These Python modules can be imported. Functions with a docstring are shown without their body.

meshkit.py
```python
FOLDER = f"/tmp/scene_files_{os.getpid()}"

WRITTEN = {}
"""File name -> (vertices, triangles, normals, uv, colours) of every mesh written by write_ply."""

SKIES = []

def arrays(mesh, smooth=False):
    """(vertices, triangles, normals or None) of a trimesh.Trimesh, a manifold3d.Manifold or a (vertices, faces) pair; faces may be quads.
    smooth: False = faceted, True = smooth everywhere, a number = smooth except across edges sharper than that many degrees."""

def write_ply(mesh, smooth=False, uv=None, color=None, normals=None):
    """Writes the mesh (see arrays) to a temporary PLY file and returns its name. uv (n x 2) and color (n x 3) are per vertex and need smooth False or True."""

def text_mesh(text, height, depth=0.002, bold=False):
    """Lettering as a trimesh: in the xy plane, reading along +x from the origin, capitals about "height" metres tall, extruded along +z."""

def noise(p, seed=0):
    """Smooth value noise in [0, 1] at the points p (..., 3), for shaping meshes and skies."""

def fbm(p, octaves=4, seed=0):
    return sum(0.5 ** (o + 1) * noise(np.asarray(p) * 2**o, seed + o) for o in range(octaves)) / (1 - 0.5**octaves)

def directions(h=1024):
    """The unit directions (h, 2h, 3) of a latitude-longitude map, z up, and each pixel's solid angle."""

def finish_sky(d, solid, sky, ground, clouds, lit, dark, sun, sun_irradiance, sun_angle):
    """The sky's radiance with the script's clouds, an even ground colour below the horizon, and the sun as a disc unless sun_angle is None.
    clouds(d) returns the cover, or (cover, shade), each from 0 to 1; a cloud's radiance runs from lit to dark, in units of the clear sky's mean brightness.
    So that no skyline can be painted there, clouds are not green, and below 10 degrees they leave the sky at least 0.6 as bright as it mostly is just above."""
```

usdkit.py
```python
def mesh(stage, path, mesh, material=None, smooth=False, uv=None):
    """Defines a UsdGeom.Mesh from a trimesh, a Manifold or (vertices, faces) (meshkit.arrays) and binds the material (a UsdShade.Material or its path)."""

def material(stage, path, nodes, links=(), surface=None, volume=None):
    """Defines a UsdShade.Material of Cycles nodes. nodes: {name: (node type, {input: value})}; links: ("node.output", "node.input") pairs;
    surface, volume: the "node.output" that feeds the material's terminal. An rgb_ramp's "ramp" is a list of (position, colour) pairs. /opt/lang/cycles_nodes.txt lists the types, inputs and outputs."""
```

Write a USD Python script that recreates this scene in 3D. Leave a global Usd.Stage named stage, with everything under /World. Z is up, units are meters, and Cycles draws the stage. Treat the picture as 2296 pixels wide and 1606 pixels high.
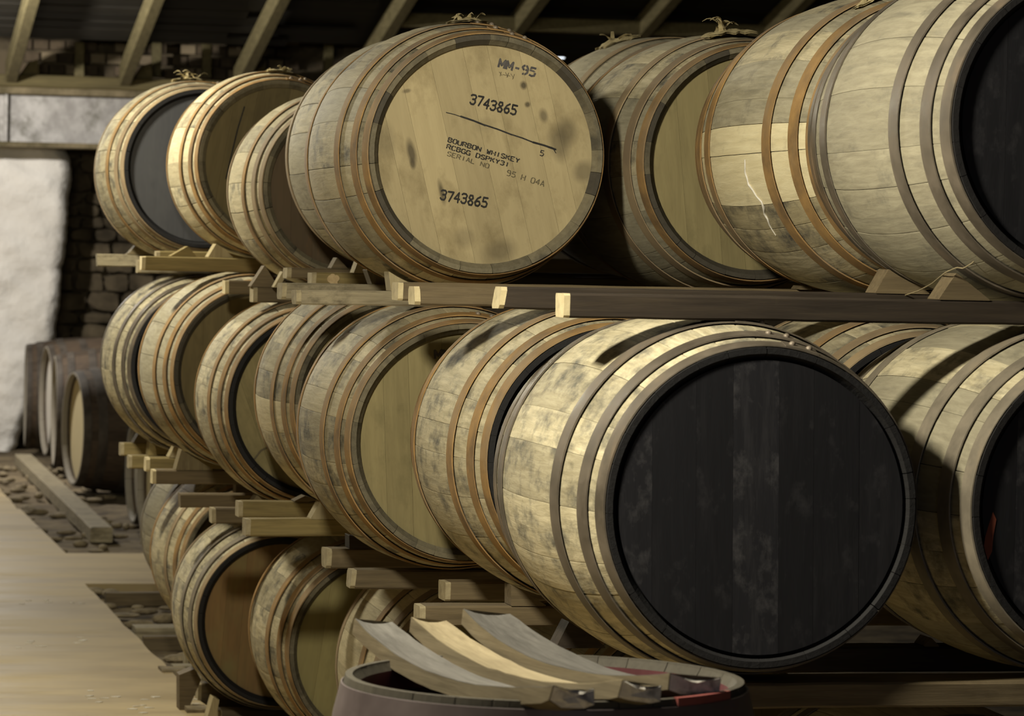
import math, random
import numpy as np, trimesh
import meshkit, usdkit
from pxr import Usd, UsdGeom, UsdLux, UsdShade, Gf, Sdf
from shapely.geometry import Polygon, Point, LineString, box as sbox
from shapely.ops import unary_union
from shapely import affinity

stage = Usd.Stage.CreateInMemory()
UsdGeom.SetStageUpAxis(stage, 'Z'); UsdGeom.SetStageMetersPerUnit(stage, 1.0)
UsdGeom.Xform.Define(stage, '/World'); UsdGeom.Scope.Define(stage, '/World/Looks')
# ------------------------------------------------------------------ camera, lights, exposure
# world: x along the rack's rails, y along the barrels' axes (away), z up.  u = the unit the photo was measured in
W, H, U, F = 2296, 1606, .275, 7843.
CAMZ = 5.6 * U
_Y = np.array([-572 - W / 2, 541 - H / 2, F]); _Y /= np.linalg.norm(_Y)
_r = math.radians(1.162)
_X = np.array([math.cos(_r), math.sin(_r), 0.]); _X -= _Y * (_X @ _Y); _X /= np.linalg.norm(_X)
_Z = np.cross(_X, _Y); ROT = np.stack([_X, _Y, _Z], 1)      # image frame = ROT @ world

def unproj(px, py, d):
    """The point in units u on the plane y = d that the photograph shows at this pixel (measuring only)."""
    r = np.array([(px - W / 2) / F, (py - H / 2) / F, 1]) @ ROT
    return r * (d / r[1])

def m3(p):
    return np.array([p[0] * U, p[1] * U, p[2] * U + CAMZ])

cam = UsdGeom.Camera.Define(stage, '/World/camera')
right, up, back = ROT[0], -ROT[1], -ROT[2]
cam.AddTransformOp().Set(Gf.Matrix4d(*[float(x) for x in (*right, 0, *up, 0, *back, 0, 0, 0, CAMZ, 1)]))
cam.CreateHorizontalApertureAttr(36.0); cam.CreateVerticalApertureAttr(36.0 * H / W)
cam.CreateFocalLengthAttr(36.0 * F / W); cam.CreateFStopAttr(11.0); cam.CreateFocusDistanceAttr(7.6)
cam.CreateClippingRangeAttr((0.1, 200.0)); cam.CreateExposureAttr(0.25)

def sphere_light(name, p, radius, watts, color):
    l = UsdLux.SphereLight.Define(stage, '/World/' + name)
    l.CreateRadiusAttr(radius); l.CreateIntensityAttr(watts / (4 * math.pi ** 2 * radius ** 2)); l.CreateColorAttr(Gf.Vec3f(*color))
    l.AddTranslateOp().Set(Gf.Vec3d(*map(float, m3(p))))
    return l

WARM = (1.0, .925, .715)
LAMPS = [('lamp_bulb_near', (1.4, 19.9, 3.6), .12, 265), ('lamp_bulb_middle', (0.8, 42, 4.4), .12, 190), ('lamp_bulb_aisle_end', (1.5, 62, 4.4), .07, 95), ('lamp_bulb_far', (2.6, 86.5, 5.2), .07, 430)]
for n, p, rad, w in LAMPS:
    sphere_light(n, p, rad, w, (1.0, .94, .84) if n == 'lamp_bulb_far' else WARM)
day_fill = UsdLux.RectLight.Define(stage, '/World/daylight_from_doorway')     # added cool daylight fill behind the camera; no doorway is built
day_fill.CreateWidthAttr(1.1); day_fill.CreateHeightAttr(2.0); day_fill.CreateIntensityAttr(1.5); day_fill.CreateColorAttr(Gf.Vec3f(.66, .76, 1.0))
day_fill.AddTranslateOp().Set(Gf.Vec3d(1.1, -1.15, 1.05)); day_fill.AddRotateXYZOp().Set(Gf.Vec3f(90, 0, 0))

# ------------------------------------------------------------------ helpers
RNG = np.random.default_rng(7)
taken = {}

def numbered(parent, name):
    k = (str(parent), name); n = taken.get(k, 0); taken[k] = n + 1
    return f'{parent}/{name}' if n == 0 else f'{parent}/{name}_{n:03d}'

def thing(name, label, cat, loc=(0, 0, 0), rot=(0, 0, 0), group=None, kind=None):
    x = UsdGeom.Xform.Define(stage, numbered('/World', name))
    x.AddTranslateOp().Set(Gf.Vec3d(*map(float, loc)))
    if any(rot): x.AddRotateXYZOp().Set(Gf.Vec3f(*map(float, rot)))
    p = x.GetPrim()
    for k, v in (('label', label), ('category', cat), ('group', group), ('kind', kind)):
        if v: p.SetCustomDataByKey(k, v)
    return str(p.GetPath())

def part(parent, name, mesh, mat, smooth=False, label=None, kind=None, roty=None):
    m = usdkit.mesh(stage, numbered(parent, name), mesh, mat, smooth)
    if roty is not None: UsdGeom.Xformable(m).AddRotateYOp().Set(float(roty))
    if label: m.GetPrim().SetCustomDataByKey('label', label)
    if kind: m.GetPrim().SetCustomDataByKey('kind', kind)
    return str(m.GetPath())

def group_of(parent, name):
    return str(UsdGeom.Xform.Define(stage, numbered(parent, name)).GetPath())

def single(name, mesh, mat, label, cat, smooth=False, group=None, kind=None):
    m = usdkit.mesh(stage, numbered('/World', name), mesh, mat, smooth)
    for k, v in (('label', label), ('category', cat), ('group', group), ('kind', kind)):
        if v: m.GetPrim().SetCustomDataByKey(k, v)
    return m

def cat_mesh(parts):
    return trimesh.util.concatenate(parts)

def grid_faces(nu, nv, close_u=False, close_v=False):
    i, j = np.meshgrid(np.arange(nu - (not close_u)), np.arange(nv - (not close_v)), indexing='ij')
    i, j = i.ravel(), j.ravel(); i2, j2 = (i + 1) % nu, (j + 1) % nv
    return np.stack([i * nv + j, i2 * nv + j, i2 * nv + j2, i * nv + j2], 1)

def quads(v, f):
    f = np.asarray(f)
    return trimesh.Trimesh(np.asarray(v, float), np.vstack([f[:, [0, 1, 2]], f[:, [0, 2, 3]]]), process=False)

def fix(m):
    m.merge_vertices(); trimesh.repair.fix_normals(m); return m

def timber(x0, x1, y0, y1, z0, z1, ch=.004, rough=.0015, seed=0, n=10, chip=0.):
    """A sawn timber along x: chamfered section, slightly uneven faces and edges."""
    a, b = (y1 - y0), (z1 - z0)
    sec = np.array([[ch, 0], [a - ch, 0], [a, ch], [a, b - ch], [a - ch, b], [ch, b], [0, b - ch], [0, ch]])
    xs = np.linspace(x0, x1, n); V = []
    for i, x in enumerate(xs):
        p = np.c_[np.full(8, x), sec[:, 0] + y0, sec[:, 1] + z0]
        w = np.stack([meshkit.fbm(p * 9 + 31 * k + seed * 7.7, 3) - .5 for k in range(3)], 1) * 2 * rough
        if 0 < i < n - 1: w[:, 0] = 0
        else: w[:, 0] *= 2 + chip
        V.append(p + w)
    V = np.vstack(V); f = grid_faces(n, 8, close_v=True)
    m = quads(V, f); caps = []
    for base in (0, (n - 1) * 8):
        caps += [[base, base + k, base + k + 1] for k in range(1, 7)]
    m = trimesh.Trimesh(V, np.vstack([m.faces, caps]), process=False)
    trimesh.repair.fix_normals(m); return m

def prism_y(poly, y0, y1):
    """Polygon in (x, z) extruded from y0 to y1."""
    out = []
    for g in getattr(poly, 'geoms', [poly]):
        if g.is_empty or g.area < 1e-6: continue
        e = trimesh.creation.extrude_polygon(g, y1 - y0, engine='earcut')
        v = e.vertices
        out.append(trimesh.Trimesh(np.c_[v[:, 0], y0 + v[:, 2], v[:, 1]], e.faces[:, ::-1], process=False))
    return fix(cat_mesh(out))

def tube(points, rad, sides=6):
    p = np.asarray(points, float); t = np.gradient(p, axis=0); t /= np.linalg.norm(t, axis=1, keepdims=True) + 1e-12
    a = np.cross(t, np.where(np.abs(t[:, 2:]) < .9, [0, 0, 1.], [1., 0, 0])); a /= np.linalg.norm(a, axis=1, keepdims=True) + 1e-12
    b = np.cross(t, a); an = np.arange(sides) * 2 * np.pi / sides
    r = np.broadcast_to(rad, (len(p),))[:, None, None]
    v = p[:, None] + r * (np.cos(an)[None, :, None] * a[:, None] + np.sin(an)[None, :, None] * b[:, None])
    return quads(v.reshape(-1, 3), grid_faces(len(p), sides, close_v=True))

# ------------------------------------------------------------------ materials
def mat(name, nodes, links, surface='p.BSDF'):
    return usdkit.material(stage, '/World/Looks/' + name, nodes, links, surface=surface)

def wood(name, light, dark, stain=(.06, .05, .035), stain_amt=.5, grain=(110, 5, 110), rough=.75, vary=.35, bump=.35, spot_scale=7., chime=None, spots=None, hue=.0, stain_lo=.56, mott=.3):
    """Weathered oak: grain along the local y (or the axis with the small scale), stain patches, each piece its own tone."""
    n = {'tc': ('texture_coordinate', {}), 'oi': ('object_info', {}),
         'wn': ('white_noise_texture', {'dimensions': '1D'}),
         'off': ('vector_math', {'math_type': 'scale', 'scale': 40.}), 'pos': ('vector_math', {'math_type': 'add'}),
         'mp': ('mapping', {'scale': grain}), 'gr': ('noise_texture', {'scale': 1., 'detail': 6., 'roughness': .62, 'distortion': .4}),
         'gramp': ('rgb_ramp', {'ramp': [(.28, dark), (.72, light)]}),
         'mp2': ('mapping', {'scale': (spot_scale * 1.6 if grain[0] > 20 else spot_scale, spot_scale if grain[1] > 20 else spot_scale * .9, spot_scale * (1.6 if grain[2] > 20 else 1.))}),
         'st': ('noise_texture', {'scale': 1., 'detail': 7., 'roughness': .66}),
         'sramp': ('rgb_ramp', {'ramp': [(stain_lo, (0, 0, 0)), (stain_lo + .2, (1, 1, 1))]}),
         'smul': ('math', {'math_type': 'multiply', 'value2': stain_amt}),
         'mp4': ('mapping', {'scale': tuple(g_ * .42 for g_ in grain)}), 'fi': ('noise_texture', {'scale': 1., 'detail': 8., 'roughness': .7}), 'framp': ('map_range', {'from_min': .52, 'from_max': .78, 'to_min': 0., 'to_max': mott, 'clamp': True}),
         'fmax': ('math', {'math_type': 'maximum'}),
         'smix': ('mix_color', {'blend_type': 'mix', 'b': stain}),
         'val': ('map_range', {'from_min': 0, 'from_max': 1, 'to_min': 1 - vary * .6, 'to_max': 1 + vary * .4}),
         'hs': ('hsv', {'hue': .5, 'saturation': 1., 'value': 1.}),
         'bp': ('bump', {'strength': bump, 'distance': .003}), 'p': ('principled_bsdf', {'roughness': rough, 'specular_ior_level': .25})}
    l = [('oi.random', 'wn.w'), ('wn.color', 'off.vector1'), ('tc.object', 'pos.vector1'), ('off.vector', 'pos.vector2'), ('pos.vector', 'mp.vector'), ('mp.vector', 'gr.vector'),
         ('gr.fac', 'gramp.fac'), ('pos.vector', 'mp2.vector'), ('mp2.vector', 'st.vector'), ('st.fac', 'sramp.fac'), ('sramp.color', 'smul.value1'), ('pos.vector', 'mp4.vector'), ('mp4.vector', 'fi.vector'), ('fi.fac', 'framp.value'), ('framp.result', 'fmax.value1'), ('smul.value', 'fmax.value2'), ('fmax.value', 'smix.fac'),
         ('gramp.color', 'smix.a'), ('oi.random', 'val.value'), ('val.result', 'hs.value'), ('smix.result', 'hs.color'), ('gr.fac', 'bp.height'), ('bp.normal', 'p.normal')]
    col = 'hs.color'
    if chime:                       # grime soaked into the end grain of the stave ends
        c, amt = chime
        n.update({'sx': ('separate_xyz', {}), 'ce': ('map_range', {'from_min': .036, 'from_max': .031, 'to_min': 0, 'to_max': amt, 'clamp': True}), 'cm': ('mix_color', {'b': c})})
        l += [('tc.object', 'sx.vector'), ('sx.y', 'ce.value'), ('ce.result', 'cm.fac'), (col, 'cm.a')]; col = 'cm.result'
    for k, (cx, cz, sx, sz, a, c) in enumerate(spots or []):
        n.update({f'q{k}': ('mapping', {'location': (-cx / sx, 0, -cz / sz), 'scale': (1 / sx, 0., 1 / sz)}), f'ql{k}': ('vector_math', {'math_type': 'length'}),
                  f'qa{k}': ('math', {'math_type': 'multiply_add', 'value2': 1.1, 'value3': -.55}), f'qs{k}': ('math', {'math_type': 'add'}),
                  f'qr{k}': ('map_range', {'from_min': 1.1, 'from_max': .45, 'to_min': 0, 'to_max': a, 'clamp': True}), f'qm{k}': ('mix_color', {'b': c})})
        l += [('tc.object', f'q{k}.vector'), (f'q{k}.vector', f'ql{k}.vector1'), ('st.fac', f'qa{k}.value1'), (f'ql{k}.value', f'qs{k}.value1'), (f'qa{k}.value', f'qs{k}.value2'),
              (f'qs{k}.value', f'qr{k}.value'), (f'qr{k}.result', f'qm{k}.fac'), (col, f'qm{k}.a')]; col = f'qm{k}.result'
    l += [(col, 'p.base_color')]
    return mat(name, n, l)

def noisy(name, c1, c2, scale=6., rough=.85, bump=.3, bdist=.01, detail=6., lo=.35, hi=.65, metallic=0., spec=.3, c3=None, scale3=2., amt3=.6, sxyz=(1, 1, 1), obj=True, lo3=.55, rvar=None, distort=0.):
    n = {'tc': ('texture_coordinate', {}), 'g': ('geometry', {}), 'mp': ('mapping', {'scale': sxyz}),
         'no': ('noise_texture', {'scale': scale, 'detail': detail, 'roughness': .62, 'distortion': distort}), 'ra': ('rgb_ramp', {'ramp': [(lo, c1), (hi, c2)]}),
         'bp': ('bump', {'strength': bump, 'distance': bdist}), 'p': ('principled_bsdf', {'roughness': rough, 'metallic': metallic, 'specular_ior_level': spec})}
    l = [('tc.object' if obj else 'g.position', 'mp.vector'), ('mp.vector', 'no.vector'), ('no.fac', 'ra.fac'), ('no.fac', 'bp.height'), ('bp.normal', 'p.normal')]
    col = 'ra.color'
    if c3:
        n.update({'n3': ('noise_texture', {'scale': scale3, 'detail': 5., 'roughness': .6}), 'r3': ('rgb_ramp', {'ramp': [(lo3, (0, 0, 0)), (lo3 + .14, (amt3, amt3, amt3))]}), 'm3': ('mix_color', {'b': c3})})
        l += [('mp.vector', 'n3.vector'), ('n3.fac', 'r3.fac'), ('r3.color', 'm3.fac'), (col, 'm3.a')]; col = 'm3.result'
    if rvar:
        n['rr'] = ('map_range', {'from_min': .3, 'from_max': .7, 'to_min': rvar[0], 'to_max': rvar[1], 'clamp': True}); l += [('no.fac', 'rr.value'), ('rr.result', 'p.roughness')]
    return mat(name, n, l + [(col, 'p.base_color')])

GRIME = (.045, .038, .026)
ENDG = (.05, .043, .03)
STAVE = {
    'pale': wood('stave_pale_oak', (.58, .515, .355), (.33, .285, .18), (.095, .092, .08), .92, vary=.5, chime=(ENDG, .75), mott=.75, spot_scale=10., stain_lo=.475, grain=(75, 6, 75), bump=.5),
    'pale_clean': wood('stave_clean_oak', (.585, .515, .345), (.39, .335, .21), (.15, .14, .11), .6, vary=.35, chime=(ENDG, .7), mott=.55, spot_scale=9., grain=(75, 6, 75), bump=.5),
    'bright': wood('stave_scrubbed_oak', (.82, .74, .50), (.68, .59, .37), (.28, .245, .16), .5, vary=.1, mott=.45, spot_scale=9., grain=(75, 6, 75), bump=.5),
    'blotched': wood('stave_blotched_oak', (.50, .43, .27), (.33, .28, .17), (.055, .055, .055), .92, vary=.25, mott=.5, spot_scale=7., stain_lo=.44, grain=(75, 6, 75), bump=.5),
    'grey': wood('stave_grey_oak', (.45, .41, .30), (.29, .26, .18), (.125, .12, .10), .75, vary=.3, chime=((.035, .03, .025), .9), mott=.7, spot_scale=9., grain=(80, 7, 80)),
    'grey_black': wood('stave_grey_oak_black_end', (.36, .33, .24), (.235, .21, .15), (.12, .115, .095), .75, vary=.22, chime=((.016, .015, .016), 1.), mott=.7, spot_scale=9., grain=(80, 7, 80)),
    'black_end': wood('stave_black_ended_oak', (.58, .52, .365), (.34, .295, .19), (.095, .093, .082), .92, vary=.45, chime=((.016, .0155, .017), 1.), mott=.75, spot_scale=10., stain_lo=.475, grain=(75, 6, 75), bump=.5),
    'dark': wood('stave_dark_oak', (.085, .06, .04), (.04, .028, .02), (.15, .115, .065), .35, vary=.5, chime=((.25, .23, .19), .8)),
    'loose': wood('stave_loose_grey', (.15, .142, .132), (.08, .075, .069), (.05, .047, .043), .6, grain=(90, 4, 90), vary=.2, mott=.5),
    'loose_side': wood('stave_loose_side', (.17, .14, .09), (.095, .076, .047), (.09, .07, .045), .5, grain=(90, 4, 90), vary=.15, mott=.4),
    'loose_pale': wood('stave_loose_pale', (.36, .30, .19), (.24, .195, .12), (.16, .125, .075), .5, grain=(90, 4, 90), vary=.1, mott=.3),
}
def headwood(name, light, dark, **k):
    k.setdefault('bump', .15); k.setdefault('mott', .25)
    l2 = tuple(.68 * a + .32 * b for a, b in zip(light, dark)); d2 = tuple(.25 * a + .75 * b for a, b in zip(light, dark))
    return wood(name, l2, d2, grain=(55, 55, 6), **k)
HEAD = {
    'tan': headwood('head_tan_oak', (.46, .37, .195), (.31, .24, .12), stain=(.14, .11, .05), stain_amt=.45, vary=.16, spot_scale=5.),
    'olive': headwood('head_olive_oak', (.33, .28, .14), (.19, .155, .075), stain=(.11, .095, .045), stain_amt=.6, stain_lo=.5, mott=.4, vary=.2, spot_scale=5.),
    'green': headwood('head_greenish_oak', (.36, .32, .14), (.23, .19, .085), stain=(.14, .11, .045), stain_amt=.45, vary=.15, spot_scale=5.),
    'brown': headwood('head_brown_oak', (.22, .175, .085), (.12, .095, .045), stain=(.04, .035, .02), stain_amt=.5, vary=.25, spot_scale=5.),
    'rust': headwood('head_rusty_oak', (.30, .185, .075), (.16, .105, .05), stain=(.23, .20, .085), stain_amt=.85, vary=.15, spot_scale=3.2, stain_lo=.46, mott=.5),
    'dim': headwood('head_dim_oak', (.12, .085, .05), (.07, .05, .03), stain=(.25, .11, .03), stain_amt=.4, vary=.15, spot_scale=6., stain_lo=.62),
    'black': headwood('head_black_paint', (.0155, .0154, .019), (.0095, .0095, .0118), stain=(.05, .048, .054), stain_amt=.6, vary=.2, spot_scale=13., stain_lo=.55, rough=.6, mott=.3),
    'black_scuffed': headwood('head_black_paint_scuffed', (.021, .0208, .0255), (.0125, .0124, .0155), stain=(.085, .082, .088), stain_amt=.7, vary=.1, spot_scale=14., stain_lo=.5, rough=.6, mott=.4),
    'slate': headwood('head_slate_paint', (.075, .077, .085), (.055, .056, .062), stain=(.12, .12, .12), stain_amt=.4, vary=.06, spot_scale=4., rough=.7),
    'pale': headwood('head_pale_oak', (.55, .48, .3), (.40, .34, .2), stain=(.3, .22, .12), stain_amt=.5, vary=.1, spot_scale=4.),
    'white': headwood('head_whitewashed', (.62, .6, .56), (.5, .48, .44), stain=(.3, .25, .2), stain_amt=.3, vary=.05, spot_scale=4.),
}
RUST = noisy('hoop_rust', (.17, .11, .055), (.37, .225, .085), 9., .8, .35, .002, metallic=.05, c3=(.27, .205, .13), scale3=3.5, amt3=.8, lo3=.48)
RUST2 = noisy('hoop_pale_rust', (.22, .165, .105), (.33, .25, .15), 8., .8, .3, .002, metallic=.05, c3=(.40, .26, .10), scale3=3., amt3=.75, lo3=.56)
STEEL = noisy('hoop_dark_steel', (.075, .062, .047), (.14, .115, .088), 12., .6, .25, .002, metallic=.15, spec=.5, c3=(.2, .125, .06), scale3=3., amt3=.6, rvar=(.48, .75))
STEELG = noisy('hoop_grey_steel', (.15, .13, .10), (.25, .215, .165), 12., .65, .25, .002, metallic=.1, spec=.4, c3=(.25, .17, .08), scale3=3., amt3=.5)
PURPLE = noisy('hoop_purple_grey_paint', (.10, .08, .082), (.15, .122, .125), 7., .42, .15, .002, metallic=.25, spec=.5, rvar=(.36, .52))
BACKHEAD = noisy('cask_back', (.10, .08, .05), (.16, .13, .08), 8.)
INK = noisy('stencil_ink', (.018, .017, .018), (.035, .033, .032), 60., .8, .1, .001)
INKF = noisy('faded_stencil_ink', (.085, .072, .045), (.15, .125, .075), 60., .8, .1, .001)
INKB = noisy('blue_black_ink', (.055, .052, .058), (.11, .10, .10), 90., .8, .1, .001)
HESS = noisy('hessian', (.33, .27, .14), (.5, .42, .24), 60., .9, .5, .003)
RIVET = noisy('rivet_metal', (.16, .13, .10), (.3, .25, .2), 60., .5, .1, .001, metallic=.2)
T_GREY = wood('timber_weathered', (.40, .35, .24), (.15, .125, .08), (.075, .062, .042), .8, grain=(5, 60, 60), vary=.15, spot_scale=14., stain_lo=.5, mott=.7, bump=.6)
T_OLIVE = wood('timber_olive', (.30, .235, .10), (.17, .13, .055), (.09, .075, .04), .5, grain=(5, 80, 80), vary=.25, spot_scale=5.)
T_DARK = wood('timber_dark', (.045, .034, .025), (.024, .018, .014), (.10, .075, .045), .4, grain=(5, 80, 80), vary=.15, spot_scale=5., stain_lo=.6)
T_MID = wood('timber_brown', (.17, .13, .075), (.09, .068, .04), (.24, .19, .12), .35, grain=(5, 80, 80), vary=.2, spot_scale=7., stain_lo=.58)
T_END = noisy('lit_sawn_end_grain', (.50, .42, .25), (.62, .53, .33), 45., .85, .4, .003, c3=(.3, .25, .15), scale3=18., amt3=.5)  # end grain, paled further for the light the rail ends catch
PEEL = noisy('peeling_tan_patch', (.42, .31, .17), (.52, .40, .23), 60., .9, .3, .002)
T_END2 = noisy('dimly_lit_end_grain', (.30, .25, .155), (.42, .36, .23), 45., .85, .4, .003, c3=(.2, .165, .1), scale3=18., amt3=.5)  # end grain with a weaker share of that light in its colour
T_PALE = wood('chock_pale_wood', (.46, .39, .235), (.30, .245, .14), (.15, .12, .07), .35, grain=(60, 60, 6), vary=.25, spot_scale=9.)
T_CHOCK = wood('chock_brown_wood', (.22, .18, .10), (.13, .10, .055), (.3, .25, .16), .3, grain=(60, 60, 6), vary=.35, spot_scale=9.)
CONC = noisy('floor_concrete', (.34, .26, .135), (.47, .37, .20), 2.2, .6, .25, .004, c3=(.24, .18, .095), scale3=1.3, amt3=.6, obj=False, sxyz=(.55, 1.3, 1), spec=.35, lo3=.5, rvar=(.45, .75))
EARTH = noisy('floor_earth', (.085, .065, .042), (.21, .165, .10), 5., .95, .8, .03, obj=False, c3=(.045, .036, .025), scale3=3., amt3=.8)
STONE = noisy('rubble_stone', (.12, .095, .06), (.30, .245, .155), 14., .9, .5, .01)
LIME = noisy('whitewash', (.66, .64, .61), (.76, .745, .72), 2.6, .9, .9, .06, obj=False, c3=(.58, .55, .50), scale3=.8, amt3=.6)
DSTONE = noisy('dark_stone', (.035, .028, .018), (.12, .095, .06), 4., .95, .7, .03, obj=False, c3=(.19, .15, .10), scale3=2.2, amt3=.6, lo3=.58)
BRICK = noisy('dark_brick', (.055, .042, .028), (.12, .09, .058), 6., .9, .5, .01, obj=False)
BRICKP = noisy('pale_brick', (.19, .15, .10), (.29, .235, .15), 6., .9, .5, .01, obj=False)
IRON = noisy('painted_web', (.30, .29, .285), (.50, .49, .485), 9., .8, .2, .004, obj=False, c3=(.16, .155, .135), scale3=7., amt3=.8, lo3=.50, sxyz=(1, 1, .8))
IRONR = noisy('rusty_flange', (.09, .075, .04), (.22, .18, .11), 7., .85, .3, .004, obj=False)
ROOFT = wood('roof_timber', (.165, .14, .07), (.09, .076, .036), (.07, .058, .03), .4, grain=(40, 5, 40), vary=.2, spot_scale=3.)
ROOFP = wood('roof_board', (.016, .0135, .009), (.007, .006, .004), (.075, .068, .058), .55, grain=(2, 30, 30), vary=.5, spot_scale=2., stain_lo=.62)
PLATE = wood('wall_plate_timber', (.14, .115, .05), (.08, .065, .03), (.05, .04, .02), .4, grain=(3, 30, 30), vary=.1, spot_scale=2.)
MAROON = noisy('charred_inside', (.016, .012, .014), (.05, .026, .03), 8., .7, .3, .004)
WINE = noisy('wine_stained_wood', (.10, .03, .035), (.16, .05, .055), 8., .6, .3, .003)
REDP = noisy('red_paint', (.21, .055, .05), (.28, .085, .075), 14., .55, .2, .002, c3=(.45, .36, .33), scale3=12., amt3=.8, lo3=.62)
REDD = noisy('dull_red_paint', (.17, .045, .025), (.24, .07, .04), 14., .7, .2, .002)
RIMW = wood('rim_pale_end_grain', (.50, .46, .40), (.34, .30, .25), (.16, .13, .11), .5, vary=.3, spot_scale=30., grain=(80, 80, 80))
PAPER = noisy('white_paper', (.72, .72, .74), (.8, .8, .82), 20., .8, .05, .001)
CHALK = noisy('white_flecks', (.6, .57, .5), (.75, .72, .66), 30., .8, .1, .001)
CORD = noisy('string_fibre', (.2, .16, .09), (.3, .25, .15), 60., .9, .1, .001)
BUNGW = noisy('bung_wood', (.3, .23, .12), (.4, .32, .18), 40., .8, .2, .002)
GLOW = usdkit.material(stage, '/World/Looks/daylight_pane', {'e': ('emission', {'color': (.85, .92, 1.0), 'strength': 2.2})}, surface='e.emission')

# ------------------------------------------------------------------ the setting
ZF, ZE = 0.0, -.035                      # concrete floor, earth in the bays under the racks
def slab(x0, x1, y0, y1, z0, z1):
    b = trimesh.creation.box([x1 - x0, y1 - y0, z1 - z0]); b.apply_translation([(x0 + x1) / 2, (y0 + y1) / 2, (z0 + z1) / 2]); return b

def bumpy(x0, x1, y0, y1, nx, ny, z, amp, scale, seed):
    x, y = np.meshgrid(np.linspace(x0, x1, nx), np.linspace(y0, y1, ny), indexing='ij')
    p = np.stack([x, y, 0 * x], -1)
    zz = z + amp * (meshkit.fbm(p * scale + seed, 4) - .5) * 2
    return quads(np.stack([x, y, zz], -1).reshape(-1, 3), grid_faces(nx, ny))

fl = thing('floor', 'tan concrete aisle floor with earth bays under the casks', 'floor', kind='structure')
XE = 5.62 * U                            # edge of the aisle
def wavy_slab(pts, z0, z1, seed):
    """Concrete with a slightly worn edge; pts counter-clockwise."""
    out = []
    for a, b in zip(pts, pts[1:] + pts[:1]):
        a, b = np.array(a), np.array(b); n = max(2, int(np.linalg.norm(b - a) / .12)); t = np.linspace(0, 1, n, endpoint=False)[:, None]
        q = a + (b - a) * t; nrm = np.array([b[1] - a[1], a[0] - b[0]]) / np.linalg.norm(b - a)
        w = (meshkit.fbm(np.c_[q * 3, 0 * q[:, 0]] + seed, 3) - .5) * .03; w[0] = 0
        out.append(q + nrm * w[:, None])
    e = trimesh.creation.extrude_polygon(Polygon(np.vstack(out)), z1 - z0, engine='earcut'); e.apply_translation([0, 0, z0]); return e
part(fl, 'concrete_slab', wavy_slab([(-2.6, -4), (XE, -4), (XE, 58.4 * U), (12, 58.4 * U), (12, 64.3 * U), (5.72 * U, 64.3 * U), (5.95 * U, 99 * U), (-2.6, 99 * U)], ZF - .12, ZF, 3), CONC)
part(fl, 'earth', cat_mesh([bumpy(XE - .1, 4.2, -1, 58.6 * U, 60, 240, ZE - .012, .022, 5., 1), bumpy(1.5, 5.5, 64 * U, 101.5 * U, 90, 200, ZE - .01, .035, 3.5, 5)]), EARTH, True)
part(fl, 'earth', slab(-2.6, 14, -4, 30, -.5, -.14), EARTH)
fk = unproj(73, 1172, 72); nk = unproj(137, 1240, 65)
part(fl, 'kerb_strip', timber(0, 11 * U, 0, .10, 0, .03, seed=5, n=12).apply_transform(trimesh.transformations.concatenate_matrices(
    trimesh.transformations.translation_matrix([5.86 * U, 64.4 * U, ZF - .035]), trimesh.transformations.rotation_matrix(math.pi / 2, [0, 0, 1]))), CONC)
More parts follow.
